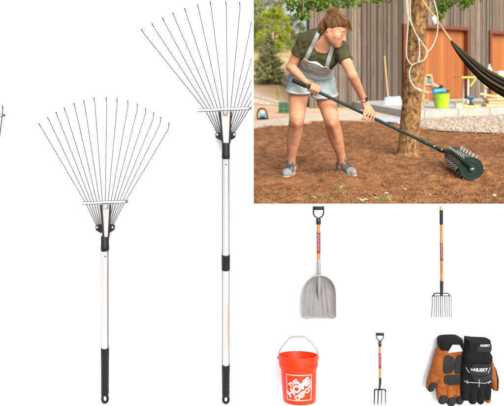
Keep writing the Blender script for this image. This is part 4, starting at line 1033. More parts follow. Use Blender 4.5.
# work table
D = 11.5; s_ = D/F
b = P(487,104.2,D); r = empty('work_table', b, 'work table with a yellow top and pale legs in front of the barn', 'table')
m = MB(); A = P(461.4,77.8,D); C = P(540,77.0,D); m.prism([A+(0,-0.02,0.03), C+(0,-0.02,0.03), C+(0.1,0.75,0.03), A+(0.1,0.75,0.03)], (0,0,-0.035)); m.build('table_top', 'yellow', r, smooth=0)
for x0_, x1_, dy in ((469.2,469.0,0.05),(486.6,486.2,0.05),(500,500,0.05),(474.5,474.5,0.6),(530,530,0.05)):
    m = MB(); q = P(x1_,104.6,D); m.tube([P(x0_,78.4,D)+(0,dy,0), np.array((q[0],q[1]+dy,Z0))], 0.020, 8); m.build('leg', 'white', r)
for a, b_ in (((476,78.6),(470.2,86.4)),((480,79),(486.2,88)),((495,79),(487.2,88))):
    m = MB(); m.tube([P(*a,D), P(*b_,D)], 0.018, 6); m.build('brace', 'yellow', r)
zt_ = P(461,77.4,D)[2]+0.032
b = np.array((P(489.4,77,D+0.2)[0], D+0.2, zt_)); s_ = D/F
r = empty('bottle', b, 'tall cloudy plastic bottle standing on the yellow table', 'bottle')
m = MB(); m.lathe([(0,2.4*s_),(0.004,2.6*s_),(6.6*s_,2.6*s_),(8.6*s_,1.9*s_),(9.6*s_,0.95*s_),(10.6*s_,0.9*s_)], b, (0,0,1), 18); m.build('body', 'pet', r)
m = MB(); m.lathe([(0,1.05*s_),(1.3*s_,1.0*s_)], b+(0,0,10.6*s_), (0,0,1), 12); m.build('cap', 'white', r)
b = np.array((P(482.6,77,D+0.25)[0], D+0.25, zt_)); r = empty('mug', b, 'pale blue mug left of the bottle on the yellow table', 'mug')
m = MB(); m.lathe([(0,1.7*s_),(0.2*s_,1.9*s_),(5.4*s_,2.0*s_),(5.4*s_,1.75*s_),(0.5*s_,1.6*s_)], b, (0,0,1), 18); m.build('body', 'plastic', r)
m = MB(); m.tube(catmull([b+(1.9*s_,0,4.4*s_), b+(3.1*s_,0,3.8*s_), b+(3.1*s_,0,2.0*s_), b+(1.9*s_,0,1.4*s_)],4), 0.006, 6); m.build('handle', 'plastic', r)
b = np.array((P(501,77,D+0.2)[0], D+0.2, zt_)); m = MB(); m.box(b+(0.1,0,0.06), (0.42,0.26,0.12), bev=0.02)
o = m.build('storage_box', 'white', smooth=0); tag(o, 'low white box on the yellow table at the right edge', 'box')
m = MB(); m.tube([P(476,71.6,D+0.5), P(497,69.8,D+0.5)], 0.025, 6); o = m.build('wooden_batten', 'pine', smooth=0); o.location.z += zt_+0.03-o.location.z; tag(o, 'wooden batten lying across the yellow table behind the mug', 'plank')
# stacked planks
D = 10.75
for i, (y, x0_, x1_, dd_, lab) in enumerate(((105.0,484,560,0,'lowest plank of the raw wood pile under the work table'),(101.9,486.5,560,0.06,'second plank up in the raw wood pile under the work table'),(98.9,485,560,0.03,'third plank up in the raw wood pile under the work table'),(96.0,493,560,0.1,'topmost plank of the raw wood pile under the work table'))):
    a = P(x0_,y,D+dd_); c = P(x1_,y,D+dd_); m = MB(); m.box((a+c)/2, (c[0]-a[0],0.22,0.058), bev=0.004)
    tag(m.build('wooden_plank', 'pine', smooth=0), lab, 'plank', 'raw planks under the table')
a = P(478.6,93.6,D-0.15); c = P(497,97.0,D-0.05); dr = (c-a)/np.linalg.norm(c-a); sd = np.cross(dr,(0,0,1)); sd /= np.linalg.norm(sd)
m = MB(); m.box((a+c)/2, (np.linalg.norm(c-a),0.10,0.045), (dr,sd,np.cross(sd,dr)), bev=0.004); tag(m.build('wooden_plank', 'pine', smooth=0), 'short slanting plank laid across the front of the wood pile', 'plank', 'raw planks under the table')
# broom handle leaning on the boards, plastic bag, sheets
q0 = B(2.38,0.28,0.02); q1 = B(2.42,0.05,1.42); m = MB(); m.tube([q0,q1], 0.016, 8); o = m.build('wooden_pole', 'pine'); tag(o, 'thin tan pole leaning upright on the grey barn boards left of the tree', 'pole')
b = G(392.5,111.5); D = b[1]; r = MB(); V = []; na, nb_ = 28, 14
s_ = D/F
for j in range(nb_+1):
    ph = math.pi/2*j/nb_
    for i in range(na):
        a = 2*math.pi*i/na; k = 1+0.16*noise.noise((math.cos(a)*2,math.sin(a)*2,ph*2.2))+0.08*noise.noise((math.cos(a)*6,math.sin(a)*6,ph*6))
        V.append(b+np.array((11.6*s_*math.cos(ph)**0.6*math.cos(a)*k, 9*s_*math.cos(ph)**0.6*math.sin(a)*k, 0.02+13.4*s_*math.sin(ph)*k)))
r.add(V, [(j*na+i,j*na+(i+1)%na,(j+1)*na+(i+1)%na,(j+1)*na+i) for j in range(nb_) for i in range(na)]); o = r.build('plastic_bag', 'plastic', smooth=180); tag(o, 'bulging blue white plastic bag on the pale ground left of the tree', 'bag')
b = G(400.2,114.8); m = MB(); m.box(b+(0,0,0.05), (0.11,0.09,0.10), bev=0.02); m.tube([b+(0,0,0.09), b+(0.0,0,0.13)], [0.03,0.02], 8); o = m.build('metal_can', 'socket'); tag(o, 'small dark grey can in front of the plastic bag', 'can')
m = MB(); V = []
ol = [(378.5,118.0),(390,117.2),(401,119.4),(404,122.2),(398,122.6),(388,121.0),(379.5,120.6)]
m.prism([G(*p,0.05) for p in ol], (0,0,-0.02)); o = m.build('plastic_sheet', 'plastic', smooth=0); tag(o, 'flat bluish plastic sheet lying on the path left of the trunk', 'sheet')
# green crate and water pump at the left
b = G(284.2,113.2); D = b[1]; s_ = D/F
r = empty('crate', b, 'dark green plastic crate standing on dry ground behind the woman', 'crate')
m = MB(); m.box(b+(0,0.1,5.4*s_), (10.4*s_,0.2,10.8*s_), bev=0.012); m.build('body', 'greenbox', r, smooth=0)
for u in (-2.4,2.4):
    for v in (3.2,7.6):
        m = MB(); m.box(b+(u*s_,-0.006,v*s_), (3.4*s_,0.03,2.8*s_), bev=0.006); m.build('side_panel', 'dkbox', r, smooth=0)
m = MB(); m.tube(catmull([b+(-2.5*s_,-0.01,9.8*s_), b+(-2*s_,-0.05,10.6*s_), b+(2*s_,-0.05,10.6*s_), b+(2.5*s_,-0.01,9.8*s_)],4), 0.007, 6); m.build('handle', 'dkbox', r)
b = G(262.4,118.8); D = b[1]; s_ = D/F
r = empty('water_pump', b, 'small blue and white pump in a dark carrying frame on the dry ground', 'pump')
m = MB(); m.tube([b+(-2.6*s_,0,3.6*s_), b+(-2.2*s_,0,3.6*s_), b+(2.6*s_,0,3.6*s_), b+(3.0*s_,0,3.6*s_)], [1.6*s_,2.8*s_,2.8*s_,1.8*s_], 14); m.build('motor', 'blue', r)
m = MB(); m.lathe([(0,2.4*s_),(0.5*s_,2.6*s_),(2.2*s_,1.9*s_),(2.4*s_,0.8*s_)], b+(0.2*s_,0,5.6*s_), (0,0,1), 14); m.build('lid', 'white', r)
for dy in (-0.06,0.06):
    m = MB(); m.tube(catmull([b+(-4.6*s_,dy,0), b+(-5.2*s_,dy,4.5*s_), b+(-3.6*s_,dy,9.2*s_), b+(0,dy,10.2*s_), b+(3.0*s_,dy,9.0*s_), b+(4.4*s_,dy,5*s_), b+(5.4*s_,dy,0)],6), 0.012, 8); m.build('frame_tube', 'black', r)
m = MB(); m.box(b+(0,0,0.4*s_), (10*s_,0.16,0.6*s_), bev=0.004); m.build('base', 'black', r, smooth=0)
# grass tufts coming through the soil
m = MB()
for x, y, n_, h in ((338,190,14,0.040),(345,185.5,12,0.03),(341,192,8,0.025),(352,183.5,6,0.025),(360,203,14,0.03),(372,202.5,12,0.025),(385,200,18,0.045),(391,199,14,0.04),(380,203,16,0.04),(317,203.2,10,0.03),(326,203,8,0.03)):
    for k in range(n_):
        q = G(x+random.gauss(0,2.6), y+random.gauss(0,0.9)); q[2] = soil_z(q[0],q[1])-0.003
        d = np.array((random.gauss(0,0.5),random.gauss(0,0.5),1)); d /= np.linalg.norm(d); hh = h*random.uniform(0.5,1.2); sd = np.array((0.0022,0,0))
        m.add([q-sd, q+sd, q+d*hh*0.6+sd*0.7+(random.gauss(0,0.004),0,0), q+d*hh+(random.gauss(0,0.012),random.gauss(0,0.012),-hh*0.1)], [(0,1,2),(0,2,3)], random.random())
tag(m.build('grass', 'blade', smooth=0, rnd=True), kind='stuff')
m = MB()
for i, (x, y, rr) in enumerate(((361,199.6,0.022),(365.5,199.2,0.018),(386,192.6,0.017),(494,196.5,0.018),(405,186,0.012),(430,193,0.010),(300,195,0.011))):
    q = G(x,y); m = MB(); lump(m, (q[0],q[1],soil_z(q[0],q[1])+rr*0.3), rr, 0.6); o = m.build('pebble', 'path', smooth=180)
    tag(o, ['pale pebble at the front of the soil below the right shoe','smaller pale pebble beside the first below the right shoe','pale pebble by the grass tuft in the soil','pale pebble at the right front of the soil','tiny pale pebble on the soil below the roller handle','tiny pale pebble in the soil left of the roller','tiny pale pebble below the left shoe'][i], 'pebble', 'pebbles in the soil')

# ================================================================== SPIKED ROLLER
def nrm(v): v = np.asarray(v, float); return v/np.linalg.norm(v)
Cf = P(471,168.4,3.765); Cb = P(455.2,157.0,4.28); axd = nrm(Cb-Cf); Lr = np.linalg.norm(Cb-Cf)
J = P(441,150,3.98); H0 = P(292.5,79.8,3.66); hd = nrm(J-H0)
r = empty('lawn_roller', (Cf+Cb)/2-(0,0,0.09), 'dark green spiked lawn roller with a long handle held by the woman', 'lawn roller')
m = MB(); m.lathe([(0.01,0.079),(0.012,0.083),(Lr-0.012,0.083),(Lr-0.01,0.079)], Cf, axd, 48); dm = m.build('drum', 'rdrum', r)
da = nrm(np.cross(axd,(0,0,1))); db = np.cross(da,axd);  db = db if db[2] > 0 else -db
da = da if da[0] > 0 else -da
for c, sg in ((Cf,1),(Cb,-1)):
    m = MB(); m.lathe([(-0.010,0.001),(-0.010,0.026),(-0.006,0.030),(-0.006,0.050),(-0.009,0.053),(-0.009,0.057),(-0.006,0.060),(-0.006,0.082),(-0.009,0.085),(-0.009,0.088),(-0.004,0.090),(0.006,0.090),(0.008,0.088),(0.008,0.001)], c, axd*sg, 48); m.build('end_disc', 'rgreen', r, smooth=30)
for k in range(11):
    for j in range(6):
        a = math.radians(66+60*j+(6 if k%2 else -6)); c = Cf+axd*(0.03+(Lr-0.06)*k/10); e = math.cos(a)*da+math.sin(a)*db
        m = MB(); m.tube([c+e*0.080, c+e*0.104, c+e*0.118], [0.0034,0.0030,0.0012], 6); m.build('spike', 'zinc', r)
# pale worn lettering band on the drum (unreadable in the photo)
m = MB(); rb = random.Random(5); t = 0.06
while t < Lr*0.72:
    w_ = rb.uniform(0.012,0.024)
    for k in range(2 if rb.random() < 0.6 else 1):
        a = 1.72+0.09*k; e = math.cos(a)*da+math.sin(a)*db; tg = -math.sin(a)*da+math.cos(a)*db
        m.box(Cf+axd*(t+w_/2)+e*0.0835, (w_*0.75,0.008*rb.uniform(1.2,2.2),0.0012), (axd,tg,e))
    t += w_+0.006
m.build('drum_lettering', 'drumink', dm, smooth=0)
fr = Cf-axd*0.022; bk = Cb+axd*0.022
m = MB()
for tip, c1, c2 in ((fr, P(449.5,151.8,3.86), P(459.5,158.4,3.76)), (bk, P(447.5,149.2,4.12), P(451,150.5,4.25))):
    q = catmull([J-hd*0.03, J+hd*0.02, c1, c2, tip],8)
    m.tube(q, [0.019]*len(q), 8, flat=((0,1,0.2) if tip is fr else (1,0,0.3),0.42))
m.lathe([(0,0.023),(0.006,0.022)], fr+axd*0.004, -axd, 16)
m.build('yoke', 'rgreen', r)
for c, sg in ((fr,-1),(bk,1)):
    m = MB(); m.lathe([(0,0.014),(0.003,0.014),(0.004,0.010),(0.010,0.009),(0.011,0.006)], c+axd*sg*0.006, axd*sg, 6, ); m.build('axle_nut', 'steel', r, smooth=0)
    m = MB(); m.lathe([(0,0.018),(0.003,0.017)], c+axd*sg*0.003, axd*sg, 16); m.build('washer', 'steel', r)
m = MB(); m.tube([H0+hd*0.02, H0+hd*0.55, J+hd*0.02], [0.0125,0.0125,0.0125], 16); hl = m.build('handle', 'rgreen', r)
m = MB(); q = [H0, H0+hd*0.004]+[H0+hd*(0.01+0.012*i) for i in range(9)]+[H0+hd*0.115]
m.tube(q, [0.012,0.0165]+[0.0170+0.0008*(-1)**i for i in range(9)]+[0.0155], 16); m.build('grip', 'rubber', hl)
def hp(x):
    lo, hi = 0.0, 1.6
    for _ in range(40):
        md = (lo+hi)/2; p = H0+hd*md
        if p[0]/p[1]*F+CX < x: lo = md
        else: hi = md
    return H0+hd*lo
hu = nrm(np.array((0,0,1.0))-hd*hd[2]); hf = np.cross(hd,hu); hf = hf if hf[1] < 0 else -hf
def ev(deg): a = math.radians(deg); return math.cos(a)*hu+math.sin(a)*hf
m = MB(); m.tube([hp(421), hp(431), hp(445)], [0.0145,0.016,0.016], 14); m.build('handle_socket', 'rgreen', hl)
for x in (425, 433, 440.5):
    m = MB(); m.lathe([(0,0.0085 if x > 430 else 0.005),(0.005,0.008 if x > 430 else 0.004),(0.007,0.004)], hp(x)+hf*0.0155, hf, 8); m.build('bolt', 'steel', hl)

# ================================================================== THE WOMAN
Q = P
hgt = 0.004
pel = Q(310,77,4.08); nek = Q(323.5,43,3.78)
hipL, hipR = Q(299.5,82,4.06), Q(322,83,4.06)
knL, knR = Q(296.8,118.5,3.80), Q(331.2,118.8,3.80)
anL, anR = Q(290.6,162.5,4.0), Q(342.4,161,4.03)
shL, shR = Q(304.5,41,3.82), Q(340.5,49.0,3.76)
elL, elR = Q(290.8,67,3.90), Q(352.2,75,3.66)
wrL, wrR = Q(306.8,83.2,3.735), Q(364.2,100.6,3.805)
tu = nrm(nek-pel); ts_ = shR-shL; ts_ = nrm(ts_-tu*ts_.dot(tu)); tn = np.cross(ts_,tu); tn = tn if tn[1] < 0 else -tn
LT = np.linalg.norm(nek-pel)
def tpnt(s, n, u): return pel+ts_*s+tn*n+tu*u
root = empty('person', (0.55,3.95,0.0), 'woman in olive t-shirt and light denim short overalls bending forward, holding a long roller handle', 'person')
lo = np.array((0.20,3.42,-0.01)); hi = np.array((1.08,4.36,1.44))
g = SDF(lo, hi, hgt)
# torso
Hx = nrm(hipR-hipL)
g.cap(hipL+Hx*0.012+(0,0.0,0.015), hipR-Hx*0.012+(0,0.0,0.015), 0.104, k=0)
g.cap(tpnt(-0.055,-0.055,0.01), tpnt(0.055,-0.055,0.01), 0.085, k=0.05)                 # seat
g.cap(tpnt(-0.052,0.0,0.15), tpnt(0.052,0.0,0.15), 0.088, k=0.06)
g.cap(tpnt(-0.066,-0.005,0.29), tpnt(0.066,-0.005,0.29), 0.096, k=0.06)
g.cap(tpnt(-0.085,-0.02,0.40), tpnt(0.085,-0.02,0.40), 0.070, k=0.06)
for sg in (-1,1): g.ell(tpnt(sg*0.068,0.070,0.305), np.array((ts_,tn,tu)), (0.062,0.056,0.062), k=0.035)
g.cap(shL, tpnt(-0.05,-0.02,0.43), 0.052, 0.055, k=0.04); g.cap(shR, tpnt(0.05,-0.02,0.43), 0.052, 0.055, k=0.04)
core = g.copy()
# arms
g.chain([shL, shL*0.5+elL*0.5, elL], [0.050,0.044,0.037], k=0.02); g.chain([shR, shR*0.5+elR*0.5, elR], [0.050,0.044,0.037], k=0.02)
sleeve = core.copy()
sleeve.chain([shL, shL*0.45+elL*0.55], [0.051,0.051], k=0.02); sleeve.chain([shR, shR*0.50+elR*0.50], [0.051,0.050], k=0.02)
for el, wr in ((elL,wrL),(elR,wrR)):
    q = catmull([el, el*0.72+wr*0.28, el*0.4+wr*0.6, wr],4); g.chain(q, list(np.interp(np.linspace(0,1,len(q)), [0,0.3,0.65,1], [0.0375,0.0385,0.031,0.0235])), k=0.012)
# legs
for hp_, kn, an in ((hipL,knL,anL),(hipR,knR,anR)):
    th_ = [hp_*(1-t)+kn*t for t in (0,0.25,0.5,0.75,1.0)]
    sh_ = [kn*(1-t)+an*t+np.array((0,yo,0)) for t,yo in ((0.12,0.006),(0.28,0.018),(0.42,0.018),(0.60,0.010),(0.80,0.004),(1.0,0))]
    LC = catmull(th_+sh_, 5); LRr = np.interp(np.linspace(0,1,len(LC)), np.linspace(0,1,11), [0.094,0.089,0.079,0.068,0.0600,0.0585,0.0610,0.0590,0.0495,0.0390,0.0340])
    g.chain(LC, list(LRr), k=0.03)
    g.ell(kn+np.array((0,-0.040,0.004)), np.eye(3), (0.026,0.022,0.030), k=0.03)
    g.cap(kn+np.array((0,-0.046,-0.040)), kn*0.5+an*0.5+np.array((0,-0.030,0)), 0.014, 0.010, k=0.03)
# feet inside the shoes
footdir = []
for an, he, to in ((anL, G(293.4,172.6), G(283.2,179.6)), (anR, G(338.2,171.3), G(357.2,177.8))):
    d = to-he; d[2] = 0; footdir.append((he, nrm(d)))
    g.chain([an, he+(0,0,0.045)+nrm(d)*0.05, he+nrm(d)*0.17+(0,0,0.030)], [0.034,0.036,0.028], k=0.02)
# neck and head
hc = Q(334.4,29.6,3.70); hfv = nrm((0.76,-0.50,-0.42)); huv = nrm(np.array((0.06,0.02,1.0))-hfv*np.array((0.06,0.02,1.0)).dot(hfv)); hsv = np.cross(hfv,huv); hsv = hsv if hsv[1] < 0 else -hsv
RH = np.array((hfv,hsv,huv))
def hpnt(f_, s_, u_): return hc+hfv*f_+hsv*s_+huv*u_
g.chain([tpnt(0.0,-0.02,LT-0.02), hpnt(-0.025,0,-0.055)], [0.058,0.052], k=0.035)
g.ell(hpnt(0.0,0,0.030), RH, (0.096,0.074,0.088), k=0.03)
g.ell(hpnt(0.034,0,-0.032), RH, (0.058,0.058,0.082), k=0.03)
for sg in (-1,1):
    g.cap(hpnt(-0.005,sg*0.050,-0.050), hpnt(0.062,sg*0.012,-0.098), 0.020,0.016, k=0.025)
    g.ell(hpnt(0.066,sg*0.036,-0.028), RH, (0.022,0.022,0.022), k=0.02)
    g.cap(hpnt(0.060,sg*0.038,-0.040), hpnt(0.066,sg*0.026,-0.072), 0.024,0.020, k=0.03)
    g.ell(hpnt(0.098,sg*0.031,-0.010), RH, (0.016,0.017,0.011), k=0.012, sub=True)
    g.ell(hpnt(0.083,sg*0.032,-0.011), RH, (0.0135,0.0145,0.012), k=0.005)
    g.cap(hpnt(0.088,sg*0.016,0.009), hpnt(0.080,sg*0.045,0.010), 0.008, k=0.012)
    g.ell(hpnt(-0.012,sg*0.073,-0.014), RH, (0.015,0.007,0.025), k=0.006)
    g.ell(hpnt(-0.008,sg*0.083,-0.012), RH, (0.010,0.006,0.017), k=0.006, sub=True)
    g.ell(hpnt(0.101,sg*0.010,-0.046), RH, (0.009,0.009,0.008), k=0.006)
g.chain([hpnt(0.091,0,0.002), hpnt(0.102,0,-0.022), hpnt(0.114,0,-0.041)], [0.0085,0.0085,0.0105], k=0.010)
g.ell(hpnt(0.080,0,-0.070), RH, (0.016,0.026,0.018), k=0.018)
g.ell(hpnt(0.0925,0,-0.066), RH, (0.0065,0.022,0.0050), k=0.004)
g.ell(hpnt(0.0910,0,-0.076), RH, (0.0068,0.018,0.0058), k=0.004)
g.ell(hpnt(0.076,0,-0.101), RH, (0.020,0.021,0.017), k=0.018)
# hands: the near one wraps the grip, the far one rests its fingers over the handle
def hand(wr, Hc, spec, thumb, spread, palm_r=0.0145):
    kn_ = []
    for o_, th_ in zip(spread, spec):
        pts = [Hc+hd*(o_[i] if hasattr(o_,'__len__') else o_)+ev(a)*d_ for i,(a,d_) in enumerate(th_)]
        kn_.append(pts[0])
        g.cap(wr*0.88+pts[0]*0.12, pts[0], palm_r*1.1, palm_r*0.82, k=0.010)
        g.chain(pts, [0.0105,0.0092,0.0084,0.0070], k=0.003)
    g.chain(thumb, [0.0135,0.0115,0.0095,0.0080], k=0.005)
HL, HR = hp(313.0), hp(367.6)
fl = [(35,0.040),(95,0.034),(160,0.027),(228,0.024)]
hand(wrL, HL, [fl, [(32,0.043),(95,0.036),(160,0.028),(228,0.024)], fl, [(42,0.038),(100,0.032),(160,0.026),(225,0.023)]],
     [wrL+hd*0.012+hu*0.004, HL+hd*0.006+ev(-25)*0.036, HL+hd*0.034+ev(-12)*0.031, HL+hd*0.058+ev(5)*0.025], [0.034,0.0125,-0.009,-0.029])
hand(wrR, HR, [[(38,0.046),(78,0.036),(118,0.034),(142,0.048)], [(30,0.050),(76,0.038),(122,0.036),(146,0.056)], [(30,0.050),(78,0.037),(124,0.036),(148,0.054)], [(36,0.045),(82,0.034),(122,0.032),(144,0.042)]],
     [wrR-hd*0.014-hu*0.01, HR-hd*0.045+ev(30)*0.042, HR-hd*0.052+ev(70)*0.028, HR-hd*0.048+ev(115)*0.030], [(-0.022,-0.030,-0.036,-0.038),(-0.004,-0.008,-0.011,-0.012),(0.014,0.016,0.018,0.020),(0.030,0.038,0.044,0.047)])
X, Y, Z = g.grid3()
g.obj('body', 'skin', root, relax=1)
bodyS = g
# face details
def face_tube(pts, rad, name, mat, n=6):
    q = [bodyS.snap(hpnt(*p), hfv*0.8+hsv*np.sign(p[1] if p[1] else 1)*0.35, 0.0005, 0.05) for p in catmull(pts,4)]
    m = MB(); m.tube(q, [rad*(0.35+0.65*math.sin(math.pi*min(max(i/(len(q)-1),0.08),0.92))) for i in range(len(q))], n); return m.build(name, mat, root, smooth=180)
for sg in (-1,1):
    face_tube([(0.09,sg*0.015,0.013),(0.09,sg*0.032,0.018),(0.08,sg*0.052,0.009)], 0.0027, 'eyebrow', 'brow')
    face_tube([(0.09,sg*0.018,-0.014),(0.09,sg*0.033,-0.018),(0.08,sg*0.050,-0.014)], 0.0026, 'eyelashes', 'brow')
m = MB()
for u_, w_, rr_ in ((-0.0655,0.022,0.0036),(-0.0765,0.018,0.0042)):
    q = [bodyS.snap(hpnt(0.10,s_,u_+0.005*(abs(s_)/w_)**2), hfv, -0.0012, 0.05) for s_ in np.linspace(-w_,w_,9)]
    m.tube(q, [rr_*(0.25+0.75*math.sin(math.pi*min(max(i/8,0.05),0.95))) for i in range(9)], 8)
m.build('lips', 'lips', root, smooth=180)

# hair
hlo = hc-np.array((0.21,0.20,0.16)); hhi = hc+np.array((0.22,0.20,0.26)); hg = SDF(hlo, hhi, 0.0032)
hg.ell(hpnt(-0.004,0,0.031), RH, (0.103,0.081,0.093), k=0)
hg.ell(hpnt(0.064,0,0.074), RH, (0.038,0.056,0.030), k=0.02)
pn = nrm(hfv*0.46-huv*0.89); cut = hg.plane(hpnt(0.090,0,0.047), pn)
hg.S = smax(hg.S, cut.astype(np.float32), 0.014).astype(np.float32)
# nape hair gathered upward behind the ear
nape = [hpnt(-0.055,0.030,0.030), hpnt(-0.072,0.030,-0.020), hpnt(-0.078,0.022,-0.062), hpnt(-0.070,0.015,-0.088)]
hg.chain(nape, [0.050,0.044,0.032,0.012], k=0.02); hg.chain([p-hsv*0.04 for p in nape], [0.050,0.044,0.032,0.012], k=0.02)
bc = Q(334.0,13.0,3.705)
hg.ell(bc, RH, (0.044,0.038,0.031), k=0.002)
bun = [Q(340.5,16.0,3.70), bc]
X,Y,Z = hg.grid3()
pj = (X*huv[0]+Y*huv[1]+Z*huv[2]); ps = (X*hsv[0]+Y*hsv[1]+Z*hsv[2]); pf_ = (X*hfv[0]+Y*hfv[1]+Z*hfv[2])
hg.S = hg.S+(0.0022*np.sin(ps*210+pf_*70+6*np.sin(pj*18))+0.0014*np.sin(ps*430-pj*120+3*np.sin(pf_*30))).astype(np.float32)
ho = hg.obj('hair', 'hair', root, relax=1)
def surf_pt(p, lift, c0=None):
    c0 = hpnt(-0.01,0,0.015) if c0 is None else c0
    d = nrm(p-c0); q = hg.snap(c0, d, lift, 0.20)
    return q if np.linalg.norm(q-c0) > 0.04 else bodyS.snap(c0, d, lift, 0.20)
m = MB(); rb = np.random.default_rng(11)
def strand(q, w_=0.00085): m.tube(q, [w_*0.8]+[w_]*(len(q)-2)+[w_*0.4], 3, r=rb.random(), cap=False)
for i in range(620):                                      # swept from the hairline, temples and nape up to the bun
    if i < 330:
        a = rb.uniform(-1.0,1.0); st = hpnt(0.090-0.115*abs(a)**1.6, 0.076*a, 0.052-0.050*abs(a)**1.5)-(huv*0.016-hfv*0.004)*rb.random()**1.6
    else:
        a = rb.uniform(-1,1); st = hpnt(-0.035-0.050*(1-abs(a))-0.02*rb.random(), 0.070*a, -0.030-0.055*rb.random())
    st = st+rb.normal(size=3)*0.004; end = bc-huv*0.030+rb.normal(size=3)*0.014
    lift = 0.0004+0.0055*rb.random()**2.2; bow = rb.normal()*0.010
    q = [surf_pt(st*(1-t)+end*t+(hsv*bow+hfv*rb.normal()*0.002)*4*t*(1-t), lift+0.0015*math.sin(t*9+i)) for t in np.linspace(0,0.86,9)]
    strand(q)
for i in range(240):                                      # coils of the messy bun
    u1 = nrm(rb.normal(size=3)); u2 = nrm(np.cross(u1, rb.normal(size=3))); a0 = rb.uniform(0,6.28); L_ = rb.uniform(1.0,2.6)
    q = []; kk_ = rb.uniform(0.98,1.10)+(0.18*rb.random() if rb.random() < 0.2 else 0)
    for t in np.linspace(0,1,9):
        v = math.cos(a0+L_*t)*u1+math.sin(a0+L_*t)*u2; q.append(bc+(v@np.array((hfv,hsv,huv)).T)@np.array((hfv*0.047,hsv*0.041,huv*0.035))*kk_)
    strand(q, 0.0010)
for i in range(130):                                      # flyaways and loose wisps
    if i < 60: st = bc+nrm(rb.normal(size=3)+huv*0.3)*0.036; dr = nrm(rb.normal(size=3)+huv*0.4-hfv*0.3)*rb.uniform(0.015,0.045)
    elif i < 85: continue
    elif i < 60: st = hpnt(-0.06+0.02*rb.random(), 0.05*rb.uniform(-0.2,1), -0.075); dr = -huv*rb.uniform(0.015,0.040)+hfv*rb.uniform(-0.02,0.02)
    else: st = hpnt(0.098,0.045*rb.uniform(-1,1),0.060); dr = hfv*rb.uniform(0.004,0.016)-huv*rb.uniform(0.010,0.030)
    q = catmull([st, st+dr*0.5+rb.normal(size=3)*0.003, st+dr+rb.normal(size=3)*0.005],4); strand(q, 0.0007)
for pts in ([(346,20,3.62),(350.0,23,3.61),(351.8,29.5,3.60)], [(347,22,3.63),(351.0,26,3.61),(351.2,31,3.61)], [(345,19,3.64),(349.5,21,3.62),(351.8,26,3.61)]):
    for k in range(22):
        q = catmull([Q(*p)+rb.normal(size=3)*0.0045 for p in pts],5); strand(q, 0.0009)
m.build('hair_strands', 'strand', ho, smooth=180, rnd=True)
m = MB(); c = bc-huv*0.026; ad = huv; e1 = nrm(np.cross(ad,(0,1,0))); e2 = np.cross(ad,e1)
m.tube([c+0.036*(math.cos(t)*e1+math.sin(t)*e2) for t in np.linspace(0,2*math.pi,17)], 0.006, 6, cap=False); m.build('hair_tie', 'rubber', ho)

# t-shirt
X, Y, Z = g.grid3()
Xs, Ys, Zs = X-pel[0], Y-pel[1], Z-pel[2]
TU = (Xs*tu[0]+Ys*tu[1]+Zs*tu[2]).astype(np.float32); TS = (Xs*ts_[0]+Ys*ts_[1]+Zs*ts_[2]).astype(np.float32); TN = (Xs*tn[0]+Ys*tn[1]+Zs*tn[2]).astype(np.float32)
wr1 = (0.0046*(0.62-np.abs(np.sin(TU*30+TS*26+2.4*np.sin(TS*12+TU*8))))*(0.55+0.45*np.sin(TS*21+TU*13))+0.0030*(0.6-np.abs(np.sin(TU*58-TS*34+1.8*np.sin(TS*25))))+0.0009*np.sin(TU*130-TS*50)).astype(np.float32)
S = sleeve.S-0.0055+wr1
def arm_cut(S, sh, el, f_):                                # clean sleeve end: plane across the upper arm, only near that arm
    d = nrm(el-sh); c = sh*(1-f_)+el*f_
    pl = g.plane(c, d); near = np.sqrt((X-c[0])**2+(Y-c[1])**2+(Z-c[2])**2)-0.125
    return np.maximum(S, np.minimum(pl, -near.astype(np.float32)).astype(np.float32)) if False else np.where(near < 0, np.maximum(S, np.where(pl > 0, pl, S)), S)
S = arm_cut(S, shL, elL, 0.52); S = arm_cut(S, shR, elR, 0.46)
ncen = tpnt(0.0,0.012,LT+0.008); qn = [(Xs*a[0]+Ys*a[1]+Zs*a[2]) for a in (ts_,tn,tu)]; oc = [(ncen-pel).dot(a) for a in (ts_,tn,tu)]
ne = (np.sqrt(((qn[0]-oc[0])/0.078)**2+((qn[1]-oc[1])/0.105)**2+((qn[2]-oc[2])/0.062)**2)-1)*0.075
S = np.maximum(S, -ne.astype(np.float32)); S = np.maximum(S, 0.10-TU)
sh_o = g.obj('t_shirt', 'shirt', root, S)
g.obj('collar_rib', 'shirt', sh_o, np.maximum.reduce([S-0.0022, ne.astype(np.float32)-0.013]))
for sh, el, f_ in ((shL,elL,0.52),(shR,elR,0.46)):
    d = nrm(el-sh); c = sh*(1-f_)+el*f_; nr = (np.sqrt((X-c[0])**2+(Y-c[1])**2+(Z-c[2])**2)-0.10).astype(np.float32)
    g.obj('sleeve_hem', 'shirt', sh_o, np.maximum.reduce([S-0.0022, -(g.plane(c,d)+0.017), nr]))
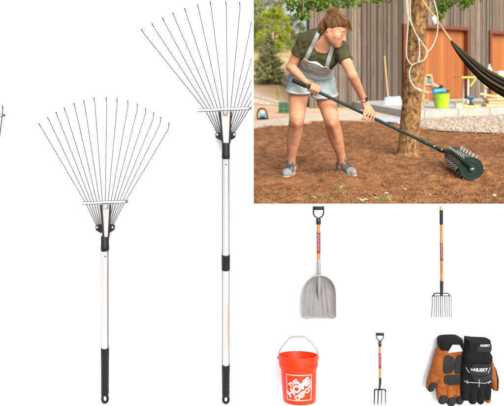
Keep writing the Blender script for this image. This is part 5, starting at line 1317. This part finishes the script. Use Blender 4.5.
# shorts and bib of the overalls
sg_ = SDF(lo, hi, hgt); sg_.S = core.S.copy()
for hp_, kn in ((hipL,knL),(hipR,knR)): sg_.chain([hp_, hp_*0.78+kn*0.22, hp_*0.45+kn*0.55], [0.100,0.095,0.092], k=0.02)
wr2 = (0.0062*(0.6-np.abs(np.sin(Z*34+np.abs(TS)*30+2*np.sin(TS*19))))*(0.6+0.4*np.sin(TS*30+Z*22))+0.0032*(0.6-np.abs(np.sin(TS*46+Z*40+1.5*np.sin(Z*30))))).astype(np.float32)
S = sg_.S-0.011+wr2*0.7
hemz = {0: 0.681, 1: 0.668}
HEM = [((-0.05,0.12,-1.0), Q(297,92.3,3.93)), ((0.14,0.12,-1.0), Q(325,96.2,3.93))]
HMID = hipL*0.5+hipR*0.5+Hx*0.004; HS = g.plane(HMID, (Hx[0],Hx[1],-0.06))
for (nn_h, c), left in zip(HEM, (True, False)):
    pl = g.plane(c, nn_h); side = (HS < 0) if left else (HS >= 0)
    S = np.where(side & (pl > S), pl, S)
S = np.maximum(S, TU-0.125)
shorts = g.obj('shorts', 'denim', root, S)
bcore = core.copy(); bcore.cap(tpnt(-0.060,0.072,0.300), tpnt(0.060,0.072,0.300), 0.054, k=0.03); bcore.cap(tpnt(-0.055,0.050,0.22), tpnt(0.055,0.050,0.22), 0.056, k=0.04)
bS = bcore.S-0.012+wr1*0.5+0.0016*np.sin(TU*90+TS*70).astype(np.float32)
bw = 0.165-np.clip(TU-0.13,0,1)*0.42
bib = np.maximum.reduce([bS, 0.105-TU, TU-0.300+0.12*TS*TS*4, np.abs(TS)-bw, -TN-0.03])
back = np.maximum.reduce([bS, 0.105-TU, TU-0.23, TN+0.0])
bo = g.obj('bib', 'bib', root, np.minimum(bib, back))
pk = np.maximum.reduce([bcore.S-0.0165, 0.195-TU, TU-0.272, np.abs(TS)-0.062, -TN])
g.obj('bib_pocket', 'bib', bo, pk)
stp = np.maximum.reduce([core.S-0.0185, np.abs(np.abs(TS)-0.088+np.clip(TU-0.29,0,0.2)*0.10)-0.0165, 0.285-TU])
st = g.obj('shoulder_straps', 'strapcloth', root, stp)
wb = np.maximum.reduce([core.S-0.0195, np.abs(TU-0.118)-0.017]); g.obj('waistband', 'denim', bo, wb)
coreG = core
for sg in (-1,1):
    p = bcore.snap(tpnt(sg*0.088,0,0.302), tn, 0.017, 0.25); m = MB()
    m.box(p, (0.040,0.030,0.008), (ts_,tu,tn), bev=0.003); m.build('buckle', 'brass', st)
# turned hems and pale pocket lining
sS = S.copy()
hemS = [np.maximum.reduce([sS-0.0035, -(g.plane(c, nn_h)+0.016), np.where((HS < 0) if left else (HS >= 0), np.float32(-1), np.float32(1))]) for (nn_h, c), left in zip(HEM, (True, False))]
for hS_ in hemS: g.obj('turned_hem', 'fray', shorts, hS_)
pc = Q(290.8,79.6,3.93); pcs = sg_.snap(pc, (-0.55,-0.83,0.0), 0.0, 0.2)
pS_ = np.maximum(sS-0.003, (np.sqrt(((X-pcs[0])/1.0)**2+((Y-pcs[1])/1.4)**2+((Z-pcs[2])/0.62)**2)-0.040).astype(np.float32)); g.obj('pocket_lining', 'fray', shorts, pS_)
# trouser pocket patch of pale lining on the image-left hip
# watch
wd = nrm(wrR-elR); wc = wrR-wd*0.022; w1 = nrm(np.cross(wd,(0,1,0))); w2 = np.cross(wd,w1); w2 = w2 if w2[1] < 0 else -w2
m = MB(); m.tube([wc+0.0265*(math.cos(t)*w1+math.sin(t)*w2) for t in np.linspace(0,2*math.pi,25)], 0.0085, 8, cap=False, flat=(wd,1.0)); wo = m.build('watch', 'strap', root)
m = MB(); wx = nrm(w2*0.8-w1*np.sign(w1[0])*-0.6); m.lathe([(0,0.017),(0.008,0.018),(0.010,0.015)], wc+wx*0.027, wx, 20); m.build('watch_face', 'watch', wo)
# shoes
for (he, d), an in zip(footdir, (anL,anR)):
    sd = np.array((-d[1],d[0],0)); up = np.array((0,0,1.0))
    sg = SDF(he-np.array((0.20,0.34,0.02)), he+np.array((0.34,0.16,0.17)), 0.0034)
    def fp(a, b, c): return he+d*a+sd*b+up*c
    sg.chain([fp(0.035,0,0.050), fp(0.10,0,0.052), fp(0.17,0,0.040), fp(0.235,0,0.034)], [0.034,0.036,0.035,0.024], k=0.03)
    sg.cap(fp(0.195,-0.018,0.030), fp(0.20,0.020,0.030), 0.026, k=0.02)
    sg.cap(fp(0.035,0,0.06), an+(an-fp(0.05,0,0.05))*0.16+(0,0,0.012), 0.036, 0.041, k=0.025)
    sg.S = np.maximum(sg.S, -(sg.plane(fp(0,0,0.014), (0,0,1))))
    topc = an+np.array((0,0,0.020)); sg.S = np.maximum(sg.S, sg.plane(topc, nrm(np.array((0,0,1.0))-d*0.25)))
    so = sg.obj('shoe', 'suede', root)
    # sole
    ol = []
    for t in np.linspace(0,2*math.pi,41)[:-1]:
        a = 0.128+0.145*math.cos(t); w_ = 0.041+0.005*math.cos(t)-0.006*math.cos(2*t); ol.append(fp(a, w_*math.sin(t)*(1.0), 0.0))
    m = MB(); m.prism(ol, (0,0,0.020)); m.build('sole', 'sole', so, smooth=40)
    # mesh toe, heel patch, laces, tongue
    tS = np.maximum(sg.S-0.0022, -sg.plane(fp(0.195,0,0), d)); sg.obj('toe_cap', 'mesh', so, tS)
    hS = np.maximum(sg.S-0.0022, np.maximum(sg.plane(fp(0.03,0,0), d), sg.plane(fp(0,0,0.075), (0,0,1)))); sg.obj('heel_cup', 'mesh', so, hS)
    pS = np.maximum.reduce([sg.S-0.0026, -sg.plane(fp(0.055,0,0), d), sg.plane(fp(0.10,0,0), d), sg.plane(fp(0,0,0.062), (0,0,1)), -sg.plane(fp(0,0,0.022), (0,0,1))]); sg.obj('side_patch', 'pink', so, pS)
    m = MB()
    for i in range(5):
        a = 0.095+0.021*i
        for s0, s1 in ((-0.024,0.024),(0.024,-0.024)):
            q = [sg.snap(fp(a+0.012*(0.5-t)*np.sign(s1), s0+(s1-s0)*t, 0.05), nrm(up+d*0.15), 0.003, 0.12) for t in np.linspace(0,1,7)]
            m.tube(q, 0.0036, 5)
    for sg2 in (-1,1):
        q = catmull([sg.snap(fp(0.10,0.003*sg2,0.05), up, 0.006, 0.12), sg.snap(fp(0.105,0.025*sg2,0.05), up, 0.012, 0.12), sg.snap(fp(0.125,0.038*sg2,0.05), nrm(up+sd*sg2), 0.006, 0.12), sg.snap(fp(0.12,0.018*sg2,0.05), up, 0.007, 0.12)],5); m.tube(q, 0.003, 5)
    m.build('laces', 'lace', so)
    m = MB(); c = topc; ad = nrm(np.array((0,0,1.0))-d*0.25); e1 = nrm(np.cross(ad,(1,0,0))); e2 = np.cross(ad,e1)
    m.tube([c+0.040*(math.cos(t)*e1+math.sin(t)*e2) for t in np.linspace(0,2*math.pi,25)], 0.0075, 8, cap=False); m.build('padded_collar', 'mesh', so)

# ================================================================== CAMERA, DAYLIGHT
cam = bpy.data.cameras.new('camera'); co = bpy.data.objects.new('camera', cam); COL.objects.link(co)
co.location = (0,0,CH); co.rotation_euler = (math.radians(90),0,0)
cam.sensor_width = 36; cam.lens = F/504*36; cam.shift_y = -((203.0-HY)/504); cam.clip_end = 3000; cam.clip_start = 0.05
cam.dof.use_dof = True; cam.dof.focus_distance = 3.2; cam.dof.aperture_fstop = 2.2
scene.camera = co
ELEV, AZ = 40, 18                                         # sun behind the camera, a little to the right
w = bpy.data.worlds.new('World'); scene.world = w; w.use_nodes = True
nt = w.node_tree; bg = nt.nodes['Background']; sk = nt.nodes.new('ShaderNodeTexSky'); sk.sky_type = 'NISHITA'; sk.sun_disc = False
sk.sun_elevation = math.radians(ELEV); sk.sun_rotation = math.radians(180-AZ); sk.air_density = 0.8; sk.dust_density = 7.0; sk.ozone_density = 0.3
hs = nt.nodes.new('ShaderNodeHueSaturation'); hs.inputs['Saturation'].default_value = 0.32; hs.inputs['Value'].default_value = 1.45
nt.links.new(sk.outputs[0], hs.inputs['Color']); nt.links.new(hs.outputs[0], bg.inputs[0]); bg.inputs[1].default_value = 0.15
su = bpy.data.lights.new('sun', 'SUN'); so = bpy.data.objects.new('sun', su); COL.objects.link(so)
su.energy = 1.4; su.angle = math.radians(55); su.color = (1.0,0.91,0.79)
sd_ = Vector((math.sin(math.radians(AZ))*math.cos(math.radians(ELEV)), -math.cos(math.radians(AZ))*math.cos(math.radians(ELEV)), math.sin(math.radians(ELEV))))
so.rotation_euler = sd_.to_track_quat('Z','Y').to_euler(); so.location = (0,0,8)
scene.view_settings.view_transform = 'Standard'; scene.view_settings.look = 'None'; scene.view_settings.gamma = 1.0
scene.view_settings.exposure = 0.46
